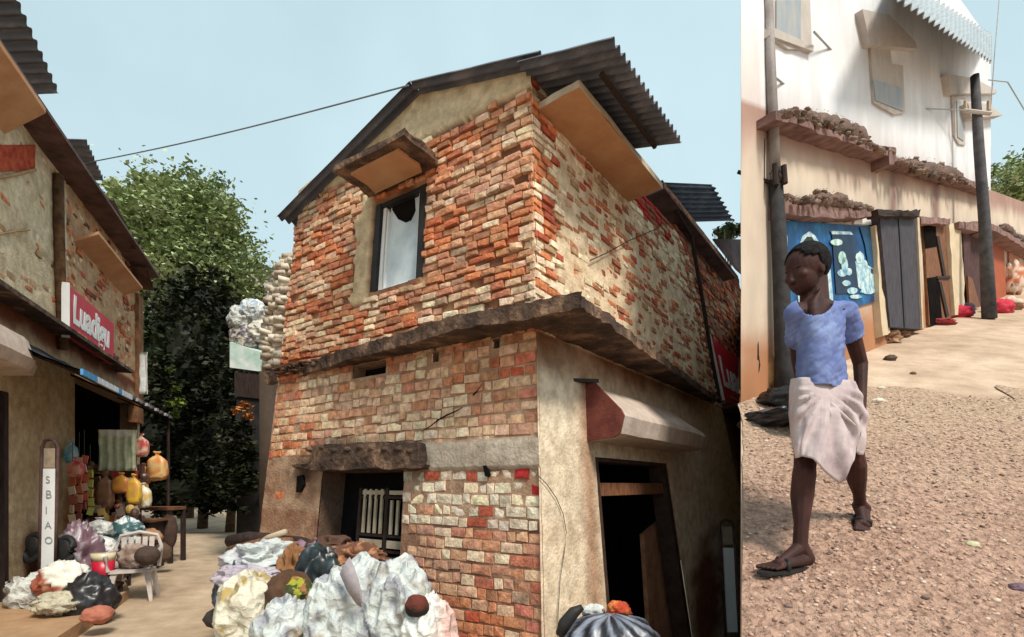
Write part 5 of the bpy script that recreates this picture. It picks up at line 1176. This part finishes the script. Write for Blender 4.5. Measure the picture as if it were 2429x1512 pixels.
mb = MB(); mb.tube([pp(1750, 408), pp(1800, 424), pp(1830, 434)], .02, 6); mb.build('stay_arm', M['dwood'], p1)
mb = MB(); mb.tube([pp(1812, 330), pp(1812, 410), pp(1810, 470), pp(1805, 505), pp(1790, 520), pp(1768, 525)], .012, 6); mb.build('hanging_cable', M['dwood'], p1)
p2 = thing('utility_pole', tuple(at(2345, 757, 11.3)), 'far dark pole in front of the row of shops at the right', 'pole')
mb = MB(); mb.tube([at(2347, 757, 11.3), at(2335, 520, 11.3), at(2322, 350, 11.3), at(2312, 180, 11.3)], [.135, .105, .095, .08], 12); mb.build('shaft', pm('grey_post', rgb(58, 58, 64), rgb(90, 88, 90), 5, .8, bump=.4), p2, True)
mb = MB(); mb.tube([at(2285, 262, 11.2), at(2350, 270, 11.2)], .04, 6); mb.build('crossarm', pale1, p2)
for x in (2290, 2345): mb = MB(); mb.tube([at(x, 262, 11.2), at(x, 240, 11.2)], .035, 6); mb.build('insulator', M['slab'], p2)
palew = pm('pale_wire', rgb(150, 146, 144), rgb(170, 166, 164), 4, .7, bump=0)
for k, (pts, Yq, lab) in enumerate((([(1931, 76, 6.2), (2010, 160, 8), (2065, 215, 9.3)], 0, 'thin wire slanting down the white wall between two windows'), ([(1840, 185, 5.7), (1900, 232, 7), (1990, 258, 8), (2120, 256, 9.5), (2300, 262, 11.2)], 0, 'long wire running from the near pole to the far pole'),
        ([(2350, 262, 11.2), (2360, 120, 12), (2372, -20, 13)], 0, 'wire climbing steeply from the far pole out of the picture'), ([(2345, 190, 11.2), (2390, 195, 12), (2429, 260, 12.5), (2470, 330, 13)], 0, 'wire falling to the right edge from the far pole'))):
    mb = MB(); mb.tube([at(x, y, Y_) for x, y, Y_ in pts], .012, 5); tag(mb.build('wire', palew, None), lab, 'wire')
# things at the foot of the wall
def gr(px, py): r = ray(px, py); Y = 1.65/(.46-r.z); return at(px, py, Y)
def foot(nm, px, py, r, lab, cat, cf, mat='cloth', sd=0, amp=.3, sharp=.4, group=None, up=.5):
    p = gr(px, py); return lump(nm, p+Vector((0, 0, r[2]*up)), r, lab, cat, cf, mat, sd, amp, 1.7, group, sharp, None, 30, 20)
foot('tarp', 1838, 1000, (.24, .50, .09), 'black crumpled tarpaulin on the road at the foot of the near pole', 'tarpaulin', lambda v: lerp((.008, .008, .01), (.10, .10, .12), ss(.05, .3, fbm(v.x*9, v.y*9, v.z*9))), 'shiny', 60, .3, up=.2)
foot('tarp', 1852, 962, (.20, .25, .12), 'black bag slumped against the base of the near pole', 'bag', lambda v: (.01, .01, .012), 'shiny', 61, .3)
foot('clay_jar', 1815, 925, (.13, .12, .24), 'orange brown jar standing left of the near pole', 'jar', lambda v: lerp((.34, .17, .07), (.42, .24, .1), ss(-.2, .2, fbm(v.x*9, v.y*9, v.z*4))), 'cloth', 62, .1, .1, up=.8)
foot('bag', 1778, 935, (.10, .12, .42), 'black sack standing against the left end of the white building', 'bag', lambda v: (.015, .013, .013), 'cloth', 63, .2, up=.7)
foot('rubble', 2078, 812, (.34, .22, .14), 'reddish brown mound of rubble by the wall right of the man', 'rubble', lambda v: lerp((.16, .07, .04), (.45, .28, .17), ss(-.15, .25, fbm(v.x*9, v.y*9, v.z*9))), 'cloth', 64, .5, .6)
foot('rubble', 2125, 800, (.2, .15, .07), 'small brown rubble mound in front of the steel door', 'rubble', lambda v: (.2, .11, .07), 'cloth', 65, .5, .6)
foot('red_cloth', 2262, 752, (.38, .2, .16), 'red cloth heaped below the cream post', 'cloth', lambda v: (.5, .03, .06), 'cloth', 66, .4, .5)
foot('red_cloth', 2225, 770, (.34, .18, .06), 'flat red cloth on the ground under the wooden door', 'cloth', lambda v: (.36, .05, .06), 'cloth', 67, .4, .5)
foot('red_cloth', 2368, 742, (.34, .2, .2), 'red cloth bundle just right of the far pole', 'cloth', lambda v: (.55, .04, .07), 'cloth', 68, .3, .4)
foot('sack', 2392, 735, (.3, .2, .2), 'cream and brown sack right of the red bundle', 'sack', lambda v: (.62, .5, .4) if v.z > 0 else (.25, .12, .07), 'cloth', 69, .3, .4)
foot('bag', 2294, 748, (.14, .14, .18), 'small dark blue bag between the cream post and the far pole', 'bag', lambda v: (.03, .03, .06), 'cloth', 70, .3)
foot('person_cloth', 2404, 700, (.3, .2, .55), 'pale and orange goods stacked in front of the dull red shutter', 'goods', lambda v: (.66, .5, .4) if fbm(v.x*5, v.y*5, v.z*5) > -.05 else (.5, .16, .08), 'cloth', 71, .3, up=.9).name = 'stacked_goods'
for k, (x, y, r, c, lab) in enumerate(((2112, 855, .07, (.10, .06, .04), 'small dark block lying on the pale road above the paving'), (2084, 957, .05, (.7, .62, .52), 'white stone on the edge of the stony paving'), (2090, 925, .035, (.66, .6, .5), 'smaller white stone above the other white one'), (2166, 888, .03, (.2, .1, .06), 'little brown stone on the pale road'), (2305, 1297, .03, (.5, .48, .3), 'small pale yellowish stone in the middle of the paving'), (2415, 1402, .035, (.16, .1, .13), 'purplish dark stone near the right edge of the paving'))):
    foot('stone', x, y, (r*1.2, r, r*.7), lab, 'stone', lambda v: c, 'col', 80+k, .3, .2, 'loose stones on the road')
# ------------------------------------------------------------------ the man walking down the road
man = thing('person', tuple(at(1950, 1330, 2.75)), 'man in a pale blue T-shirt and short white lungi walking down the stony road', 'person')
A = at
mb = MB()
# head and face, turned to the left and looking down
hc = A(1911, 643, 2.79)
fd = Vector((-.92, -.30, -.36)).normalized()                      # where the face points
fs_ = fd.cross(Vector((0, 0, 1))).normalized(); fu = fs_.cross(fd).normalized()
HM = Matrix((fd, fs_, fu)).transposed()*1.10
def hq(f, s_, u): return hc+(fd*f+fs_*s_+fu*u)*1.10
mb.ell(hq(-.018, 0, .022), (.106, .084, .100), HM, 24, 16)
mb.ell(hq(.028, 0, -.022), (.072, .067, .092), HM, 20, 14)
mb.ell(hq(.048, 0, -.078), (.036, .038, .026), HM, 14, 10)         # chin
mb.ell(hq(.066, 0, .024), (.024, .046, .014), HM, 14, 10)          # brow
mb.caps(hq(.088, 0, .010), hq(.106, 0, -.026), .010, .015)         # nose
mb.ell(hq(.092, .013, -.030), (.012, .010, .008), HM, 10, 8); mb.ell(hq(.092, -.013, -.030), (.012, .010, .008), HM, 10, 8)
mb.ell(hq(.086, 0, -.050), (.016, .024, .007), HM, 12, 8); mb.ell(hq(.082, 0, -.062), (.016, .021, .008), HM, 12, 8)
for sg in (-1, 1):
    mb.ell(hq(.062, sg*.040, -.016), (.026, .022, .022), HM, 12, 8)   # cheeks
    mb.ell(hq(-.010, sg*.078, -.010), (.018, .009, .032), HM, 12, 8)  # ears
# neck, shoulders, trunk
nb_ = A(1932, 735, 2.80)
mb.caps(hq(-.035, 0, -.05), nb_, .066, .072)
mb.ell(A(1937, 735, 2.80), (.105, .075, .06)); mb.ell(A(1930, 730, 2.76), (.072, .052, .065))
SL, SR = A(1892, 742, 2.73), A(2006, 742, 2.90)
mb.caps(SL, SR, .052, .055)
def loft(mb, rows, grow=0, n=40, yaw=.10):
    vs = []
    for py, cx_, hw, dp in rows:
        for i in range(n):
            a_ = 6.283185*i/n; g = lambda c: math.copysign(abs(c)**.85, c)
            y = 2.80+(dp+grow)*g(math.sin(a_))+yaw*g(math.cos(a_))
            vs.append(Vector(((cx_-PW/2)/FPX*2.8+(hw/FPX*2.8+grow)*g(math.cos(a_))*1.0, y, CAMZ+(YH-py)/FPX*2.8)))
    m_ = len(rows); mb.add(vs, [(j*n+i, j*n+(i+1) % n, (j+1)*n+(i+1) % n, (j+1)*n+i)[::-1] for j in range(m_-1) for i in range(n)]+[tuple(range(n)), tuple((m_-1)*n+i for i in range(n))[::-1]])
TOR = [(700, 1935, 16, .035), (714, 1939, 30, .055), (726, 1943, 46, .070), (738, 1945, 56, .082), (752, 1946, 60, .092), (775, 1946, 61, .102), (800, 1946, 60, .106), (830, 1947, 59, .106), (865, 1948, 59, .108), (900, 1950, 60, .108), (935, 1953, 60, .105), (965, 1955, 54, .10), (990, 1955, 40, .07)]
loft(mb, TOR)
# arms
eR, wR = A(2041, 862, 3.00), A(2043, 968, 2.93)
mb.caps(SR, eR, .050, .038); mb.caps(eR, wR, .038, .025)
eL, wL = A(1893, 850, 2.88), A(1902, 925, 2.98)
mb.caps(SL, eL, .048, .036); mb.caps(eL, wL, .036, .025)
# right-hand palm and wrist end, left likewise
def hand(w, d, side, curl):
    d = Vector(d).normalized(); s_ = Vector(side).normalized(); n_ = d.cross(s_).normalized()
    mb.caps(w, w+d*.03, .024, .026)
    for k in range(4):
        o = s_*(-.028+.0187*k); mb.caps(w+d*.02+o*.6, w+d*.085+o, .015, .0125)
    L = (.062, .075, .070, .055)
    for k in range(4):
        o = s_*(-.030+.020*k); p = w+d*.085+o; a_ = curl*(.6+.15*k)
        q = p+(d*math.cos(a_*.5)+n_*math.sin(a_*.5)).normalized()*L[k]*.5+o*.12; r_ = q+(d*math.cos(a_*1.3)+n_*math.sin(a_*1.3)).normalized()*L[k]*.32; t_ = r_+(d*math.cos(a_*1.9)+n_*math.sin(a_*1.9)).normalized()*L[k]*.26
        mb.caps(p, q, .0105, .0095, 8); mb.caps(q, r_, .0095, .0088, 8); mb.caps(r_, t_, .0088, .0075, 8)
    p = w+d*.028-s_*.024; q = p-s_*.026+d*.030+n_*.010; t_ = q+d*.034+n_*.012-s_*.004; mb.caps(p, q, .014, .0115, 8); mb.caps(q, t_, .0115, .009, 8)
hand(wR, (-.12, -.25, -1), (-.75, -.65, .1), .9)
hand(wL, (-.05, .15, -1), (.7, -.7, 0), .7)
# legs
hL, hR = A(1922, 960, 2.80), A(1990, 960, 2.86)
kL, kR = A(1908, 1120, 2.69), A(2032, 1105, 2.93)
aL, aR = A(1898, 1292, 2.68), A(2040, 1196, 3.10)
mb.caps(hL, kL, .070, .052); mb.caps(hR, kR, .070, .050)
for k_, a_, s_ in ((kL, aL, 1), (kR, aR, .92)):
    m = k_.lerp(a_, .33)+Vector((.006, .02, 0)); mb.caps(k_, m, .056*s_, .056*s_); mb.caps(m, k_.lerp(a_, .72), .056*s_, .036*s_); mb.caps(k_.lerp(a_, .72), a_, .036*s_, .036*s_)
def foot_(an, heel, toe, up):
    heel = Vector(heel); toe = Vector(toe); d = (toe-heel).normalized(); s_ = d.cross(up).normalized(); L = (toe-heel).length
    mb.caps(an, heel+up*.025, .036, .034); ball = heel+d*L*.68
    mb.caps(heel+up*.022, ball+up*.012+s_*.016, .030, .022); mb.caps(heel+up*.022, ball+up*.012-s_*.018, .030, .021); mb.caps(an-up*.015, ball+up*.018, .036, .020)
    for k in range(5):
        o = s_*(.030-.0155*k); l_ = L*(.32-.035*k); mb.caps(ball+o+up*.008, ball+o*1.12+d*l_+up*(.002), .0145-.001*k, .0125-.001*k, 8)
hlL = A(1916, 1337, 2.68); toL = A(1812, 1349, 2.56)
foot_(aL, hlL, toL, Vector((0, -.1, 1)).normalized())
hlR = A(2046, 1212, 3.14); toR = A(2044, 1262, 2.985)
foot_(aR, hlR, toR, Vector((0, -.75, .5)).normalized())
body = mb.build('body', M['skin'], man, True); remesh(body, .0040, 3)
# hair, a cropped cap hugging the skull
mb = MB(); mb.ell(hq(-.024, 0, .028), (.109, .088, .103), HM, 40, 28)
nv2 = []; keep = []
for i, v in enumerate(mb.v):
    r_ = v-hc; f, s_, u = r_.dot(fd)/1.1, r_.dot(fs_)/1.1, r_.dot(fu)/1.1
    lim = .052 if u > .06 else (.03 if u > .04 else (-.0 if u > -.02 else -.025))
    keep.append(f < lim+.01*nv(s_*30, u*30) and u > -.062)
mb.f = [f for f in mb.f if all(keep[i] for i in f)]
hair = mb.build('hair', M['hair'], man, True); so_ = hair.modifiers.new('s', 'SOLIDIFY'); so_.thickness = .007; so_.offset = 0; bake(hair)
for sg in (-1, 1):
    mb = MB(); mb.ell(hq(.076, sg*.026, .004), (.011, .012, .0042), HM, 10, 8, (.40, .34, .30)); e_ = mb.build('eye', M['shiny'], man, True); mb = MB(); mb.caps(hq(.086, sg*.012, .022), hq(.076, sg*.044, .024), .0045, .003, 6); mb.build('eyebrow', M['hair'], man, True)
    mb = MB(); mb.ell(hq(.0855, sg*.026, .003), (.003, .005, .0045), HM, 8, 6, (.01, .008, .006)); mb.build('iris', M['shiny'], e_, True)
mb = MB(); mb.ell(hq(.086, 0, -.042), (.014, .026, .006), HM, 12, 8, (.03, .03, .03)); mb.build('moustache', M['hair'], man, True)
# T-shirt
mb = MB()
loft(mb, [(a_, b_, c_, d_) for a_, b_, c_, d_ in TOR if a_ < 970], .018)
mb.caps(A(1901, 746, 2.74), A(1998, 744, 2.89), .054, .056)
mb.caps(SR+Vector((0, 0, -.005)), SR.lerp(eR, .56), .056, .060, 16); mb.caps(SL+Vector((0, 0, -.005)), SL.lerp(eL, .55), .054, .054, 16)
shirt = mb.build('t_shirt', M['shirt'], man, True); remesh(shirt, .006, 6)
me = shirt.data; o3 = wloc(shirt)
neck = nb_+Vector((-.008, -.02, .006)); cut = []
for v in me.vertices:
    p = v.co+o3; q = p-neck
    X_, Y_ = pix(p)
    if ((X_-1933)/43)**2+((Y_-706)/43)**2 < 1: cut.append(v.index)
import bmesh
bm = bmesh.new(); bm.from_mesh(me); bm.verts.ensure_lookup_table()
for v in bm.verts:
    p = v.co+o3; n_ = v.normal
    w = .015*fbm(p.x*7+p.z*9, p.y*6, p.z*5-p.x*6)+.006*(1-abs(fbm(p.x*12-p.z*16, 3, p.z*8, 2))*3); v.co += n_*w
def offcut(v):
    p = v.co+o3
    return v.index in S1 or (p-SR).dot((eR-SR).normalized()) > .155 and p.x > A(2004, 800, 2.9).x or p.z < A(1950, 928+5*nv(p.x*9), 2.8).z
S1 = set(cut)
bmesh.ops.delete(bm, geom=[v for v in bm.verts if offcut(v)], context='VERTS')
bm.to_mesh(me); bm.free(); so_ = shirt.modifiers.new('s', 'SOLIDIFY'); so_.thickness = .006; so_.offset = 1; bake(shirt)
# lungi, folded up short, with the loose end hanging in a point
mb = MB(); NU, NVV = 96, 34; vs = []
def lint(t, pts):
    for (a, b), (c, d) in zip(pts, pts[1:]):
        if t <= c: return b+(d-b)*(t-a)/(c-a)
    return pts[-1][1]
for side in (0, 1):
    for j in range(NVV+1):
        v = j/NVV
        for i in range(NU):
            th = 2*math.pi*i/NU; cx = math.cos(th); sy = math.sin(th)
            front = max(0, -sy)
            hem = 1090+8*nv(cx*3, sy*2)
            tip = math.exp(-((th-(math.pi*1.5+.17))/.26)**2); hem += 62*tip
            if cx > .6: hem -= 14
            py = 903+(hem-903)*v
            cpx = lint(py, [(900, 1950), (980, 1962), (1090, 1965), (1160, 1968)]); hw = lint(py, [(900, 66), (930, 76), (985, 87), (1060, 83), (1100, 78), (1160, 70)])
            dep = lint(py, [(900, .122), (940, .15), (980, .175), (1090, .225), (1160, .22)])
            fold = (.004+.014*v)*math.sin(th*9+2.2*v*math.sin(th*2))+.010*front*math.sin(th*23+5*v)*v+.012*fbm(cx*3, sy*3+v*4, v*5)
            fan = front*.035*tip*math.sin(v*3.1)
            rr = 1+(fold+fan)/.15
            gx_ = math.copysign(abs(cx)**.68, cx); gy_ = math.copysign(abs(sy)**.68, sy)
            X_ = cpx+hw*gx_; ph = math.atan2(py-928, X_-1937); ds = math.hypot(py-928, X_-1937)
            rr = 1+(fold*.6)/.15; rip = .024*math.sin(ph*17+1.5*nv(ds*.01, ph))*front**.5*ss(10, 70, ds)*ss(.02, .25, v)
            y = 2.80+dep*gy_*(1+(rr-1)*.5)+.06*gx_-rip; ym = 2.80+.06*gx_; yb = ym+(y-ym)*(.25+.7*v); x = (cpx-PW/2)/FPX*yb+hw*gx_*(1+(rr-1)*.4)/FPX*ym
            z = CAMZ+(YH-py)/FPX*(2.80+dep*gy_*.6)
            k = .007*side; vs.append(Vector((x-k*cx, y-k*sy, z)))
m = NU*(NVV+1); fs = []
for j in range(NVV):
    for i in range(NU):
        q = (j*NU+i, j*NU+(i+1) % NU, (j+1)*NU+(i+1) % NU, (j+1)*NU+i); fs += [q, tuple(m+k for k in q[::-1])]
for i in range(NU):
    i2 = (i+1) % NU; fs += [(i, m+i, m+i2, i2), (NVV*NU+i, NVV*NU+i2, m+NVV*NU+i2, m+NVV*NU+i)]
mb.add(vs, fs); lg = mb.build('lungi', M['lungi'], man, True)
mb = MB(); mb.ell(A(1937, 930, 2.66), (.030, .022, .026), None, 12, 9)
for x0, y0, x1, y1, r_ in ((1942, 940, 1986, 1100, .010), (1946, 938, 2016, 1062, .011), (1934, 942, 1950, 1060, .009), (1946, 934, 2030, 1010, .009)): mb.tube([A(x0, y0, 2.655), A((x0+x1)/2, (y0+y1)/2+4, 2.635), A(x1, y1, 2.63)], [r_*1.2, r_*1.5, r_*.5], 8)
k_ = mb.build('knot', M['lungi'], lg, True); remesh(k_, .005, 3)
# sandals
for an, h_, t_, up in ((aL, hlL, toL, Vector((0, -.1, 1)).normalized()), (aR, hlR, toR, Vector((0, -.75, .5)).normalized())):
    mb = MB(); d = (t_-h_).normalized(); s_ = d.cross(up).normalized(); L = (t_-h_).length; ol = []
    for i in range(24):
        a_ = 6.283*i/24; u = math.cos(a_); w = math.sin(a_); ol.append(h_+d*(L*.52+u*L*.60)+s_*w*(.044+.008*u)-up*.012)
    mb.prism(ol, -up*.016); sd = mb.build('sandal', M['black'], man)
    mb = MB(); mb.tube([h_+d*L*.62+s_*.046-up*.01, h_+d*L*.58+s_*.03+up*.034, h_+d*L*.58-s_*.03+up*.034, h_+d*L*.62-s_*.046-up*.01], .012, 8); mb.build('strap', M['black'], sd, True)
